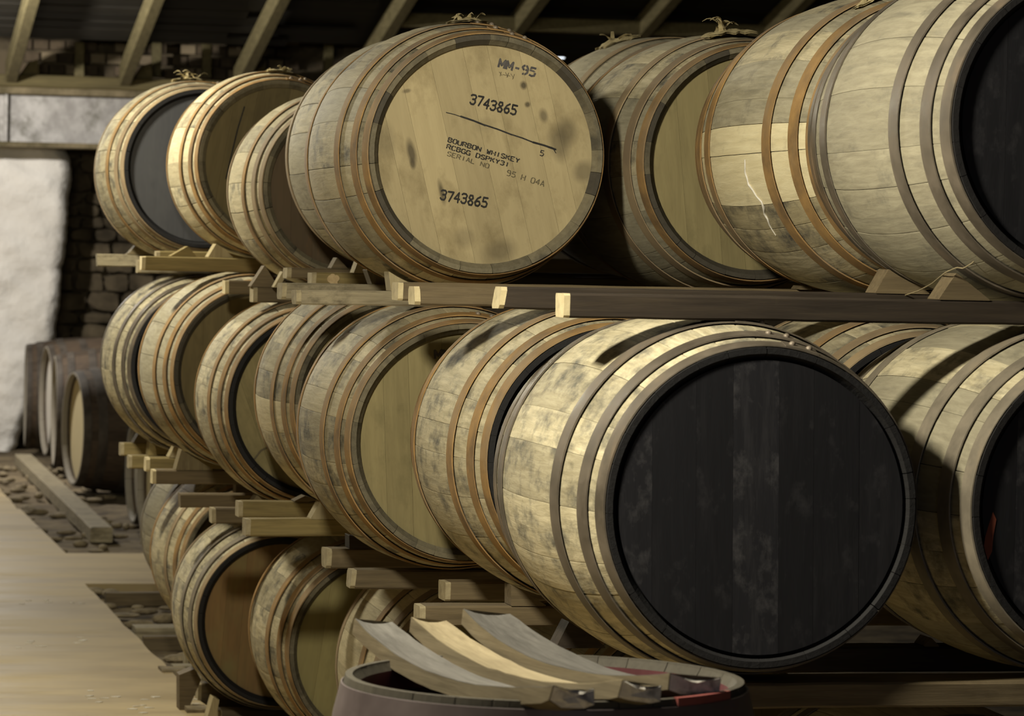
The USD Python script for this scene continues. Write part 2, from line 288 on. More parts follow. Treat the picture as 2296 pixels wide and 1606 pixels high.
single('rubble', (lambda: cat_mesh([(lambda b: (b.apply_scale([RNG.uniform(.02, .07), RNG.uniform(.02, .06), RNG.uniform(.01, .025)]), b.apply_translation([x, y, ZE + .012]), b)[-1])(trimesh.creation.icosphere(1))
    for x, y in [(RNG.uniform(5.75, 10.5) * U, RNG.uniform(65, 92) * U) for _ in range(150)] + [(RNG.uniform(5.65, 7.) * U, RNG.uniform(42, 58) * U) for _ in range(40)]]))(), STONE,
    'loose stones and dirt clods strewn on the earth below the casks', 'rubble', kind='stuff')
fleck = []
for px, py in [(445, 1575), (440, 1568), (75, 1350), (90, 1347), (170, 1438), (65, 1438), (100, 1443), (235, 1560), (320, 1563), (300, 1596), (360, 1600), (150, 1345), (60, 1452), (185, 1440), (250, 1574), (310, 1598), (225, 1556)]:
    r = np.array([(px - W / 2) / F, (py - H / 2) / F, 1]) @ ROT; g = r * (-5.6 / r[2]); q = m3(g)
    for _ in range(2):
        a = np.sort(RNG.uniform(0, 2 * np.pi, 7)); rr = RNG.uniform(.004, .013, 7)
        e = trimesh.creation.extrude_polygon(Polygon(np.c_[np.cos(a) * rr * 1.6, np.sin(a) * rr]).convex_hull, .0025, engine='earcut'); e.apply_translation([q[0] + RNG.normal(0, .03), q[1] + RNG.normal(0, .1), ZF]); fleck.append(e)
single('plaster_fleck', cat_mesh(fleck), CHALK, 'white flecks of lime and splinters scattered on the aisle floor', 'flecks', kind='stuff')

# far wall: whitewashed pier, dark rubble masonry, steel lintel, brick infill under the eaves
wb = thing('wall_back', 'far wall of whitewashed rendering and dark rubble masonry', 'wall', kind='structure')
edge_y = [330, 345, 380, 430, 470, 560, 640, 700, 760, 800, 860, 930, 985, 1015]
edge_x = [148, 156, 163, 160, 155, 148, 138, 134, 126, 112, 84, 60, 46, 30]
rows, cols = 90, 70; V = []
for py in np.linspace(325, 1022, rows):
    ex = np.interp(py, edge_y, edge_x) + (meshkit.fbm(np.array([[py * .05, 3, 1]]), 3)[0] - .5) * 9
    for k, px in enumerate(np.linspace(-900, ex, cols - 4)):
        p = unproj(px, py, 99.); bul = meshkit.fbm(p[None] * 1.1, 5)[0] - .5
        rnd = max(0, 1 - (ex - px) / 14.) ** 2
        V.append(m3(p + np.array([0, .5 * bul + .35 * rnd, 0])))
    for q in (.7, 1.0, 1.5, 2.6):
        p = unproj(ex, py, 99.); V.append(m3(p + np.array([.02, q, 0])))
part(wb, 'whitewashed_render', fix(quads(V, grid_faces(rows, cols))), LIME, True)
part(wb, 'rubble_core', slab(-2.6, 16, 101.6 * U, 102.4 * U, -.4, CAMZ + 12 * U), DSTONE)
z = -6.0; rs = np.random.default_rng(5)
while z < 2.9:                                                          # rubble stones of the dark wall
    h = rs.uniform(.32, .62); x = 8.2 + rs.uniform(-.6, 0)
    while x < 12.2:
        w = rs.uniform(.5, 1.1)
        b = trimesh.creation.box([1, 1, 1]).subdivide().subdivide()
        v = b.vertices * [w - .06, .5, h - .05]; v *= 1 - .13 * (np.abs(b.vertices[:, [0]] * b.vertices[:, [2]]) * 4)
        v += (np.stack([meshkit.noise(v * 4 + x * 3 + z * 5 + k * 19) for k in range(3)], 1) - .5) * .14
        b.vertices = np.array([m3(q) for q in v + [x + w / 2, 101.4 + rs.uniform(-.12, .12), z + h / 2]])
        part(wb, 'stone', b, DSTONE, 40)
        x += w
    z += h
zb, zt = unproj(300, 172, 99)[2], unproj(300, 92, 99)[2] + .35
ch = (zt - zb) / 4
part(wb, 'brick_backing', slab(4 * U, 20 * U, 99.55 * U, 99.9 * U, CAMZ + (zb - .3) * U, CAMZ + (zt + 4) * U), DSTONE)
for k in range(4):
    x = 7.4 + (k % 2) * .23
    while x < 15:
        if not (9.72 < x + .2 < 10.0):
            w = .40 + rs.uniform(-.02, .02)
            part(wb, 'brick', slab(x * U, (x + w) * U, (99.2 + rs.uniform(-.06, .06)) * U, 99.6 * U, CAMZ + (zb + k * ch + .02) * U, CAMZ + (zb + (k + 1) * ch - .06) * U), BRICKP if rs.random() < .3 else BRICK)
        x += .46
sb = thing('steel_lintel', 'long steel beam with flaking grey-white web over the whitewashed wall', 'steel beam')
def beam_y(y): return CAMZ + (unproj(120, y, 98.)[2]) * U
xa, xb = 4 * U, 18 * U
part(sb, 'web', slab(xa, xb, 98.0 * U, 98.3 * U, beam_y(322), beam_y(214)), IRON)
part(sb, 'flange', slab(xa, xb, 97.55 * U, 98.8 * U, beam_y(332), beam_y(321)), IRONR)
part(sb, 'flange', slab(xa, xb, 97.55 * U, 98.8 * U, beam_y(214), beam_y(199)), IRONR)
for px in (12,): 
    xs = unproj(px, 260, 98)[0] * U
    part(sb, 'stiffener', slab(xs - .012, xs + .012, 97.75 * U, 98.0 * U, beam_y(322), beam_y(214)), IRON)

ce = thing('ceiling', 'dark boarded roof on brown rafters', 'roof', kind='structure')
part(ce, 'wall_plate', timber(xa, xb + 3, 97.4 * U, 99 * U, beam_y(199), beam_y(172), .01, .006, 3, 24), PLATE)
SL = -.235                                                             # the roof rises towards the camera
zp = unproj(285, 176, 96.6)[2]; zdeck = zp + .62
def sloped(x0, x1, y0, y1, zlow, h, mat_, name, seed=0, n=6):
    """A timber along y following the roof's slope."""
    t = timber(y0 * U, y1 * U, x0 * U, x1 * U, 0, h * U, .006, .003, seed, n)
    v = t.vertices.copy(); y = v[:, 0].copy(); v[:, 0] = v[:, 1]; v[:, 1] = y
    v[:, 2] += CAMZ + (zlow + SL * (y / U - 96.6)) * U; t.vertices = v; t.invert()
    trimesh.repair.fix_normals(t)
    return part(ce, name, t, mat_)
for k, px in enumerate([30, 287, 545, 803, 1070, 1335, 1600, 1865, 2130]):
    x0 = unproj(px, 176 + .02 * px, 96.6)[0]
    sloped(x0 - .17, x0 + .15, 20, 97.3, zp, .6, ROOFT, 'rafter', k, 14)
    tri = Polygon([(x0 + .2, zp - .02), (x0 + .78, zp - .02), (x0 + .74, zp + .5), (x0 + .5, zp + .42)])
    part(ce, 'cleat', prism_y(affinity.scale(tri, U, U, origin=(0, 0)), 97.5 * U, 98.1 * U).apply_translation([0, 0, CAMZ]), ROOFT)
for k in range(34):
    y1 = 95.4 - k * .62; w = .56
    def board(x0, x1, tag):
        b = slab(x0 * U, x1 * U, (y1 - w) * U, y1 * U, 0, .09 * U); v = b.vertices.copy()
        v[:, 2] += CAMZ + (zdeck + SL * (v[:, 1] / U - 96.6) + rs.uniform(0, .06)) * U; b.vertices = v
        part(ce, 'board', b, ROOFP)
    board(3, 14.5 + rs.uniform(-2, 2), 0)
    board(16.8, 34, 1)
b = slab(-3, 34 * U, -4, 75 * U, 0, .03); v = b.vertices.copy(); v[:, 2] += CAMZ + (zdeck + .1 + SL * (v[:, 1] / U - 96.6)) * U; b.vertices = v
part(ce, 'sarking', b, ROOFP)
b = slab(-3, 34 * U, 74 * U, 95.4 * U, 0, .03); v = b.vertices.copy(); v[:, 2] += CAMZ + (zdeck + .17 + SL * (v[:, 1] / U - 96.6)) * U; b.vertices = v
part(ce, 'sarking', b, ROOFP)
q = unproj(1000, 62, 91); part(ce, 'purlin', timber(16.5 * U, 32 * U, 91 * U, 91.6 * U, CAMZ + q[2] * U, CAMZ + (q[2] + .36) * U, .006, .004, 9, 24), ROOFT)
for px in (177, 462, 350, 735, 980):
    q = unproj(px, 172, 98.4); t = timber(0, .95 * U, -.13 * U, .13 * U, -.13 * U, .13 * U, .004, .003, px, 5)
    t.apply_transform(trimesh.transformations.rotation_matrix(-math.pi / 2, [0, 1, 0])); t.apply_translation(m3(q)); part(ce, 'stud', t, ROOFT)
q0, q1 = unproj(1243, 131, 98.9), unproj(1266, 108, 98.9)
wn = thing('window_1', 'tiny bright roof-level window glimpsed over the stencilled barrel', 'window', kind='structure')
part(wn, 'pane', slab(q0[0] * U, q1[0] * U, 98.9 * U, 98.95 * U, CAMZ + q0[2] * U, CAMZ + q1[2] * U), GLOW)
fr = .05
part(wn, 'window_frame', cat_mesh([slab((q0[0] - fr) * U, q0[0] * U, 98.8 * U, 99.1 * U, CAMZ + (q0[2] - fr) * U, CAMZ + (q1[2] + fr) * U), slab(q1[0] * U, (q1[0] + fr) * U, 98.8 * U, 99.1 * U, CAMZ + (q0[2] - fr) * U, CAMZ + (q1[2] + fr) * U),
     slab(q0[0] * U, q1[0] * U, 98.8 * U, 99.1 * U, CAMZ + (q0[2] - fr) * U, CAMZ + q0[2] * U), slab(q0[0] * U, q1[0] * U, 98.8 * U, 99.1 * U, CAMZ + q1[2] * U, CAMZ + (q1[2] + fr) * U)]), ROOFT)
def wall(name, m, label):
    s = single(name, m, DSTONE, label, 'wall', kind='structure')
wall('wall_left', slab(-2.8, -2.6, -4, 30, -.4, 9), 'dark stone side wall left of the aisle')
wall('wall_right', slab(9.4, 9.6, -4, 30, -.4, 9), 'dark stone side wall behind the racks on the right')
wall('wall_front', slab(-2.8, 9.6, -1.5, -1.3, -.4, 9), 'dark stone wall behind the photographer')
if True:
    for n, p, rad, w in LAMPS:                                          # the aisle's bare bulbs on their cords, out of the frame
        l = thing('pendant_lamp', {'lamp_bulb_near': 'bare bulb on a black cord over the aisle nearest the camera', 'lamp_bulb_middle': 'bare bulb on a black cord over the middle of the aisle', 'lamp_bulb_aisle_end': 'bare bulb on a black cord over the end of the rack', 'lamp_bulb_far': 'bare bulb on a black cord near the far wall'}[n], 'lamp', m3(p))
        top = (zdeck + SL * (p[1] - 96.6)) * U - p[2] * U
        part(l, 'cord', tube([(0, 0, rad + .06), (0, 0, top * .5), (0, 0, top)], .004), INK)
        part(l, 'bulb_holder', trimesh.creation.revolve(np.array([[0, rad + .075], [.018, rad + .07], [.024, rad + .03], [.02, rad + .002], [0, rad + .002]]), sections=16), INK, 40)

# ------------------------------------------------------------------ barrels
ROWD = {1: 21.9, 2: 25.6, 3: 29.3, 4: 33., 5: 36.7, 6: 40.4, 7: 44.1, 8: 47.8}
RHO = 1.18
def prof(t, rho=RHO): return 1 + (rho - 1) * (1 - (2 * t - 1) ** 2)

STROKE = {  # brush and stencil letters on a 4 x 6 grid
    '0': [[(1, 0), (0, 1), (0, 5), (1, 6), (3, 6), (4, 5), (4, 1), (3, 0), (1, 0)]], '1': [[(2, 0), (2, 6)]], '3': [[(0, 5.4), (1, 6), (3, 6), (4, 5), (3.4, 3.4), (1.5, 3.2)], [(3.4, 3.3), (4, 1.6), (3, .1), (1, 0), (0, .8)]],
    '4': [[(3, 0), (3, 6), (0, 2), (4, 2)]], '5': [[(4, 6), (.6, 6), (.4, 3.4), (2.6, 3.6), (4, 2.4), (3.6, .6), (2, 0), (0, .5)]], '6': [[(3.6, 6), (1.4, 4.6), (0, 2), (.8, .2), (2.8, 0), (4, 1.4), (3.2, 3), (1.2, 3), (.2, 2)]],
    '7': [[(0, 5.8), (4, 6), (1.6, 0)]], '8': [[(2, 3.2), (.4, 4.4), (1, 6), (3, 6), (3.6, 4.4), (2, 3.2), (0, 1.6), (1, 0), (3, 0), (4, 1.6), (2, 3.2)]], '9': [[(4, 4.4), (3, 6), (1, 6), (0, 4.6), (1, 3.2), (3, 3.2), (4, 4.4), (4, 1.4), (2.6, 0), (.6, 0)]],
    'A': [[(0, 0), (2, 6), (4, 0)], [(.8, 2), (3.2, 2)]], 'B': [[(0, 0), (0, 6), (3, 6), (3.8, 5), (3, 3.2), (0, 3.2)], [(3, 3.2), (4, 1.8), (3, 0), (0, 0)]], 'C': [[(4, 5), (3, 6), (1, 6), (0, 5), (0, 1), (1, 0), (3, 0), (4, 1)]],
    'D': [[(0, 0), (0, 6), (2.6, 6), (4, 4.6), (4, 1.4), (2.6, 0), (0, 0)]], 'E': [[(4, 6), (0, 6), (0, 0), (4, 0)], [(0, 3.1), (3, 3.1)]], 'G': [[(4, 5), (3, 6), (1, 6), (0, 5), (0, 1), (1, 0), (4, 0), (4, 2.8), (2.4, 2.8)]], 'H': [[(0, 0), (0, 6)], [(4, 0), (4, 6)], [(0, 3), (4, 3)]],
    'I': [[(2, 0), (2, 6)]], 'K': [[(0, 0), (0, 6)], [(4, 6), (.4, 2.8)], [(1.4, 3.6), (4, 0)]], 'L': [[(0, 6), (0, 0), (3.8, 0)]], 'M': [[(0, 0), (0, 6), (2, 2), (4, 6), (4, 0)]], 'N': [[(0, 0), (0, 6), (4, 0), (4, 6)]],
    'O': [[(1, 0), (0, 1), (0, 5), (1, 6), (3, 6), (4, 5), (4, 1), (3, 0), (1, 0)]], 'P': [[(0, 0), (0, 6), (3, 6), (4, 4.6), (3, 3), (0, 3)]], 'R': [[(0, 0), (0, 6), (3, 6), (4, 4.6), (3, 3), (0, 3)], [(2, 3), (4, 0)]],
    'S': [[(4, 5), (3, 6), (1, 6), (0, 5), (.6, 3.4), (3.4, 2.6), (4, 1), (3, 0), (1, 0), (0, 1)]], 'U': [[(0, 6), (0, 1), (1, 0), (3, 0), (4, 1), (4, 6)]], 'W': [[(0, 6), (1, 0), (2, 4), (3, 0), (4, 6)]], 'Y': [[(0, 6), (2, 3), (4, 6)], [(2, 3), (2, 0)]], '-': [[(.6, 2.8), (3.4, 2.8)]], ' ': []}

def lettering(text, height, length, stroke=.16, stencil=False, seed=0):
    """Painted strokes as flat polygons; baseline from the origin along +x, total length given."""
    rg = np.random.default_rng(seed); adv = 1. / (len(text) - .15); shapes = []
    for k, chh in enumerate(text):
        lines = [LineString([((x / 4 * .72 + (rg.normal(0, .015) if not stencil else 0)), y / 6) for x, y in s]) for s in STROKE[chh]]
        if not lines: continue
        g = unary_union([l.buffer(stroke / 2, cap_style=2 if stencil else 1, quad_segs=3) for l in lines])
        # narrow in x so that strokes stay even after scaling
        if stencil:
            g = g.difference(sbox(-1, .46, 2, .53) if chh in 'BESHR358GAK' else sbox(.31, -1, .41, 2) if chh in 'ODCPU069' else sbox(9, 9, 9.1, 9.1))
            g = g.difference(unary_union([Point(rg.uniform(0, .72), rg.uniform(0, 1)).buffer(rg.uniform(.02, .06)) for _ in range(3)]))
        shapes.append(affinity.translate(affinity.scale(g, length * adv, height, origin=(0, 0)), k * length * adv, (rg.normal(0, .04) if not stencil else 0) * height))
    return unary_union(shapes)

def flat_on_head(poly, y, thick=.0006):
    return prism_y(poly, y - thick, y + .0002)

class Barrel: pass
BARRELS = {}

def build_barrel(key, name, label, cat, c, r, L, yaw=0., rot3=None, staves=('pale',), hoop=(RUST,) * 6, head='tan', rotb=0., nst=None, seed=1, group=None, rivets=True, nb=7, hoops=None, inner=None, open_head=False, spots=None, lett=None, seg=18, recess=.026, special=None):
    """c = centre of the front end's outer rim (metres); axis runs +y (then yaw about z, or rot3)."""
    rg = np.random.default_rng(seed); rb = r * RHO; special = special or {}
    cy, sy = math.cos(math.radians(yaw)), math.sin(math.radians(yaw))
    if rot3 is None:
        base = np.array([c[0], c[1], c[2] - rb]); rot = (0, 0, yaw)
    else:
        base = np.array(c); rot = rot3
    zc = rb if rot3 is None else 0.
    T = thing(name, label, cat, base, rot, group)
    o = np.array([0, 0, zc])
    # staves
    nst = nst or int(round(2 * math.pi * rb / .088))
    w = rg.uniform(.62, 1.35, nst); a = np.concatenate([[0], np.cumsum(w / w.sum())]) * 2 * np.pi + rg.uniform(0, 6)
    ts = np.concatenate([[0, .004], np.linspace(.02, .98, seg), [.996, 1]])
    ys = ts * L; ro = r * prof(ts); thick = .026
    ri = ro - thick; ri[0] = ro[0] - .011; ri[1] = ro[1] - .013; e = int(np.argmin(np.abs(ys - .03)))
    ri[-1] = ro[-1] - .011
    for k in range(nst):
        a0, a1 = a[k], a[k + 1]; crk = rg.random() < .22; g = (.0011 if crk else .00025) / rb; cf = min(.0022 / rb, (a1 - a0) * .2); wob = rg.uniform(-.0006, .0006)
        an = np.array([a0 + g, a0 + g + cf, .75 * a0 + .25 * a1, (a0 + a1) / 2, .25 * a0 + .75 * a1, a1 - g - cf, a1 - g, a1 - g, .25 * a0 + .75 * a1, (a0 + a1) / 2, .75 * a0 + .25 * a1, a0 + g])
        rr = np.stack([ro - .0007 + wob, ro + wob, ro + wob, ro + wob, ro + wob, ro + wob, ro - .0007 + wob, ri, ri, ri, ri, ri], 1)
        yy = np.repeat(ys[:, None], 12, 1)
        v = np.stack([np.cos(an) * rr, yy, np.sin(an) * rr], -1).reshape(-1, 3) + o
        n = len(ts); f = grid_faces(n, 12, close_v=True)
        q = np.vstack([f[:, [0, 1, 2]], f[:, [0, 2, 3]]])
        QC = [(0, 1, 10, 11), (1, 2, 10, 10), (2, 3, 9, 10), (3, 4, 8, 9), (4, 5, 8, 8), (5, 6, 7, 8)]; cap = [t for q4 in QC for t in ([q4[0], q4[1], q4[2]], [q4[0], q4[2], q4[3]]) if len(set(t)) == 3]; b0 = (n - 1) * 12; cap2 = [[b0 + t[0], b0 + t[2], b0 + t[1]] for t in cap]
        m = trimesh.Trimesh(v, np.vstack([q, cap, cap2]), process=False)
        if m.volume < 0: m.invert()
        kind_ = staves[rg.integers(len(staves))]; lo_, hi_ = np.degrees(a0) % 360, np.degrees(a1) % 360
        for sa, sm in special.items():
            if lo_ <= sa < hi_: kind_ = sm
        part(T, 'stave', m, STAVE[kind_], 32)
    # hoops
    hs = hoops or [(.003, .043), (.078, .128), (.222, .275), (.725, .778), (.872, .922), (.957, .997)]
    for i, (t0, t1) in enumerate(hs):
        tt = np.linspace(t0, t1, 3); R_ = r * prof(tt); N = 96; th = np.arange(N) / N * 2 * np.pi
        wb_ = .0008 * np.sin(3 * th + rg.uniform(0, 6))
        ga, gb = (.0008 if i == 0 else .0024, .0) if i < 3 else (.0, .0024)
        out = np.stack([R_[0] + .0010 + ga + 0 * th, R_[0] + .0034 + ga + wb_, R_[1] + .0048 + wb_, R_[2] + .0034 + gb + wb_, R_[2] + .0010 + gb + 0 * th, R_[1] - .0005 + 0 * th], 1)
        yv = np.array([tt[0], tt[0] + .0004, tt[1], tt[2] - .0004, tt[2], tt[1]]) * L
        v = np.stack([np.cos(th)[:, None] * out, np.repeat(yv[None], N, 0), np.sin(th)[:, None] * out], -1).reshape(-1, 3) + o
        m = quads(v, grid_faces(N, 6, close_u=True, close_v=True))
        if m.volume < 0: m.invert()
        hm = hoop[i % len(hoop)]
        # riveted lap of the hoop
        lap = math.radians(rg.uniform(62, 84)) - math.radians(yaw)
        hp = part(T, 'hoop', m, hm, 40)
        if rivets and i < 3:
            N2 = 9; th2 = lap + np.linspace(-.11, .11, N2)
            o2 = np.stack([R_[0] + .003 + 0 * th2, R_[0] + .006 + 0 * th2, R_[2] + .006 + 0 * th2, R_[2] + .003 + 0 * th2], 1); y2 = np.array([tt[0], tt[0] + .0006, tt[2] - .0006, tt[2]]) * L
            v = np.stack([np.cos(th2)[:, None] * o2, np.repeat(y2[None], N2, 0), np.sin(th2)[:, None] * o2], -1).reshape(-1, 3) + o
            m = quads(v, grid_faces(N2, 4, close_v=True)); ends = [[0, 1, 2], [0, 2, 3]] + [[(N2 - 1) * 4, (N2 - 1) * 4 + 2, (N2 - 1) * 4 + 1], [(N2 - 1) * 4, (N2 - 1) * 4 + 3, (N2 - 1) * 4 + 2]]
            m = trimesh.Trimesh(v, np.vstack([m.faces, ends]), process=False); trimesh.repair.fix_normals(m)
            part(hp, 'hoop_lap', m, hm, 40)
            for da in (-.055, .055):
                rv = trimesh.creation.icosphere(1, .0065); rv.apply_scale([1, 1, 1]); an_ = lap + da; RR = R_[1] + .006
                rv.apply_translation([math.cos(an_) * RR, tt[1] * L, math.sin(an_) * RR]); rv.apply_translation(o); part(hp, 'rivet', rv, RIVET, True)
    # heads
    rh = r * prof(recess / L) - thick + .002
    if not open_head:
        circ = Point(0, 0).buffer(rh, 48); ww = rg.uniform(.75, 1.25, nb); xs = -rh + 2 * rh * np.concatenate([[0], np.cumsum(ww / ww.sum())])
        for i in range(nb):
            g = circ.intersection(sbox(xs[i] + .0002, -1, xs[i + 1] - .0002, 1))
            if g.is_empty: continue
            hm = head if isinstance(head, str) else head[i % len(head)]
            dy = rg.uniform(0, .0005)
            m = prism_y(g, recess + dy, recess + .018)
            mt = HEAD[hm]
            if zc: pass
            p = numbered(T, 'head_board'); mm = usdkit.mesh(stage, p, m, mt); xf = UsdGeom.Xformable(mm); xf.AddTranslateOp().Set(Gf.Vec3d(*o)); xf.AddRotateYOp().Set(float(rotb))
    disc = trimesh.creation.cylinder(rh, .018, sections=48); disc.apply_transform(trimesh.transformations.rotation_matrix(math.pi / 2, [1, 0, 0])); disc.apply_translation([0, L - recess - .009, 0]); disc.apply_translation(o)
    part(T, 'back_head', disc, BACKHEAD)
    # bung
    B = Barrel(); B.path, B.c, B.r, B.L, B.yaw, B.base, B.o, B.rh, B.rec = T, np.array(c), r, L, yaw, base, o, rh, recess
    BARRELS[key] = B
    return B

def circle_at(B, y0, y1):
    """Clearance circle (x, z) of a lying barrel between two y planes (small yaw ignored)."""
    t = np.clip((np.linspace(y0, y1, 7) - B.c[1]) / B.L, 0, 1)
    rad = (B.r * prof(t)).max() + .006
    off = math.tan(math.radians(B.yaw)); ym = (y0 + y1) / 2 - B.c[1]
    return Point(B.c[0] - off * ym, B.c[2]).buffer(rad, 64)

# rails: left end px x, top px y, height px, depth of the front face (u), material
RL = {}
def rail(key, px, py, hpx, d, mat_, label, dep=.27, endx=10.8, pale_end=True, zfix=None, chip=0., wpx=None, hu=None, cat='rail'):
    q = unproj(px, py, d + dep); p0 = unproj(px + (wpx or 20 * 22.7 / d), py, d)
    ztop = p0[2] if zfix is None else zfix
    RL[key] = dict(x0=q[0], d=d, dep=dep, z=ztop, h=hu or hpx * d / F, mat=mat_, label=label, endx=endx, pale=pale_end, chip=chip, cat=cat)

rail('u1f', 1246, 655, 57, 22.7, T_DARK, 'dark brown rail with a pale sawn end, lowest and nearest of the upper rails')
rail('u1b', 1108, 650, 52, 24.4, T_DARK, 'dark brown rail with chunky chipped pale end, second from the right of the upper rails', chip=5.)
rail('u2f', 915, 645, 43, 26.4, T_MID, 'brown rail with rounded pale end just below the bottom of the upper stencilled barrel', chip=3.)
rail('u2b', 880, 640, 42, 28.1, T_MID, 'brown rail with thin pale end behind the rounded-ended one below the upper stencilled barrel')
rail('u3f', 655, 651, 34, 30.2, T_GREY, 'grey weathered rail with a long rough lit face left of the stencilled barrel', chip=3.)
rail('u3b', 624, 644, 38, 31.9, T_GREY, 'grey rail end just behind the rough lit weathered rail', chip=3.)
rail('u4f', 690, 605, 33, 33.9, T_OLIVE, 'olive rail with a peeling pale patch, left of the stencilled barrel')
rail('u4b', 635, 617, 24, 35.6, T_MID, 'brown rail behind the olive one with the peeling patch', hu=.11)
rail('u5f', 560, 640, 35, 37.5, T_MID, 'brown rail with pale end under the front of the smallest upper barrel')
rail('u5b', 498, 637, 31, 39.2, T_MID, 'brown rail with brightest yellow end, below the smallest upper barrel')
rail('u6f', 313, 580, 32, 41.3, T_OLIVE, 'long olive rail with a bright narrow end under the two farthest upper barrels')
rail('u6b', 345, 582, 30, 43.0, T_OLIVE, 'olive rail hidden behind the long olive upper rail')
rail('u7f', 304, 583, 30, 45.0, T_GREY, 'grey rail end peeping out just left of the long olive rail')
rail('u7b', 213, 585, 28, 46.8, T_GREY, 'pale lichened rail jutting farthest left under the slate-headed barrel', chip=3., pale_end=False)
rail('m7b', 266, 1007, 29, 46.8, T_OLIVE, 'farthest left rail of the middle tier')
rail('m7f', 285, 1015, 30, 45.0, T_OLIVE, 'second rail from the left of the middle tier')
rail('m6b', 322, 1028, 32, 43.0, T_OLIVE, 'middle-tier rail with the brightest thick cream end', chip=4.)
rail('m6f', 337, 1047, 32, 41.3, T_MID, 'grey-brown middle-tier rail with bright end below the thick cream end')
rail('m5b', 398, 1128, 31, 39.2, T_MID, 'dark brown middle-tier rail with frayed left end', pale_end=False)
rail('m5f', 468, 1142, 35, 37.5, T_MID, 'short-looking brown middle-tier rail right of the frayed dark one')
rail('m4b', 527, 1149, 36, 35.6, T_OLIVE, 'olive middle-tier rail half hidden by the yellowish one')
rail('m4f', 543, 1158, 39, 33.9, T_OLIVE, 'yellowish olive middle-tier rail above the rusty-headed barrel')
rail('m3b', 719, 1258, 45, 31.9, T_MID, 'middle-tier rail with splintered end under the rear of the lower stencilled barrel', chip=4.)
rail('m3f', 777, 1282, 43, 30.2, T_MID, 'middle-tier rail with lichen-speckled end under the front of the lower stencilled barrel', chip=2.)
rail('m2b', 984, 1323, 45, 28.1, T_MID, 'upper of the two rail ends just above the loose staves')
rail('m2f', 927, 1357, 48, 26.4, T_MID, 'lower of the two rail ends just above the loose staves')
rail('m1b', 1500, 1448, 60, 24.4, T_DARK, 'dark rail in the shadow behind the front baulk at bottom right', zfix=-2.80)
rail('m1f', 1500, 1568, 60, 22.05, T_MID, 'broad brown baulk with a worn pale edge at bottom right', dep=.5, zfix=-2.872)
rail('b8b', 285, 1392, 30, 50.3, T_GREY, 'floor rail under the rear of the farthest bottom barrel', hu=.17)
rail('b8f', 300, 1404, 30, 48.5, T_GREY, 'floor rail under the front of the farthest bottom barrel', hu=.17, dep=.5)
rail('b7b', 318, 1427, 30, 46.9, T_MID, 'floor rail under the rear of the bottom barrel with bright orange hoops', hu=.17)
rail('b7f', 342, 1463, 30, 45.2, T_GREY, 'floor rail under the front of the bottom barrel with bright orange hoops', hu=.17, dep=.4)
rail('b6b', 360, 1493, 30, 43.2, T_MID, 'floor rail under the rear of the rusty-headed barrel', hu=.17)
rail('b6f', 455, 1560, 30, 41.3, T_MID, 'floor rail under the front of the rusty-headed barrel', hu=.17)
rail('b5b', 600, 1600, 30, 39.2, T_MID, 'floor rail under the rear of the green-headed barrel', hu=.17)
rail('b5f', 640, 1650, 30, 37.5, T_MID, 'floor rail under the front of the green-headed barrel', hu=.17)
rail('b4b', 800, 1700, 30, 35.6, T_MID, 'floor rail under the rear of the half-hidden bottom barrel', hu=.17)
rail('b4f', 800, 1750, 30, 33.9, T_MID, 'floor rail under the front of the half-hidden bottom barrel', hu=.17)
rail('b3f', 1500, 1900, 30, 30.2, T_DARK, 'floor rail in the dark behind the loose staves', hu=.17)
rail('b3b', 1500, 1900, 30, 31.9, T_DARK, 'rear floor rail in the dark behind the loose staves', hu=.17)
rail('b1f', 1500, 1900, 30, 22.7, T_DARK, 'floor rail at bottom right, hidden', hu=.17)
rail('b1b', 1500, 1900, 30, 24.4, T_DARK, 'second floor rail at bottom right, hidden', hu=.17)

RR, RG, RS = (RUST, RUST, RUST), (RUST2, RUST2, RUST), (STEEL, STEEL, STEEL)
P, PC, G, BE = 'pale', 'pale_clean', 'grey', 'black_end'
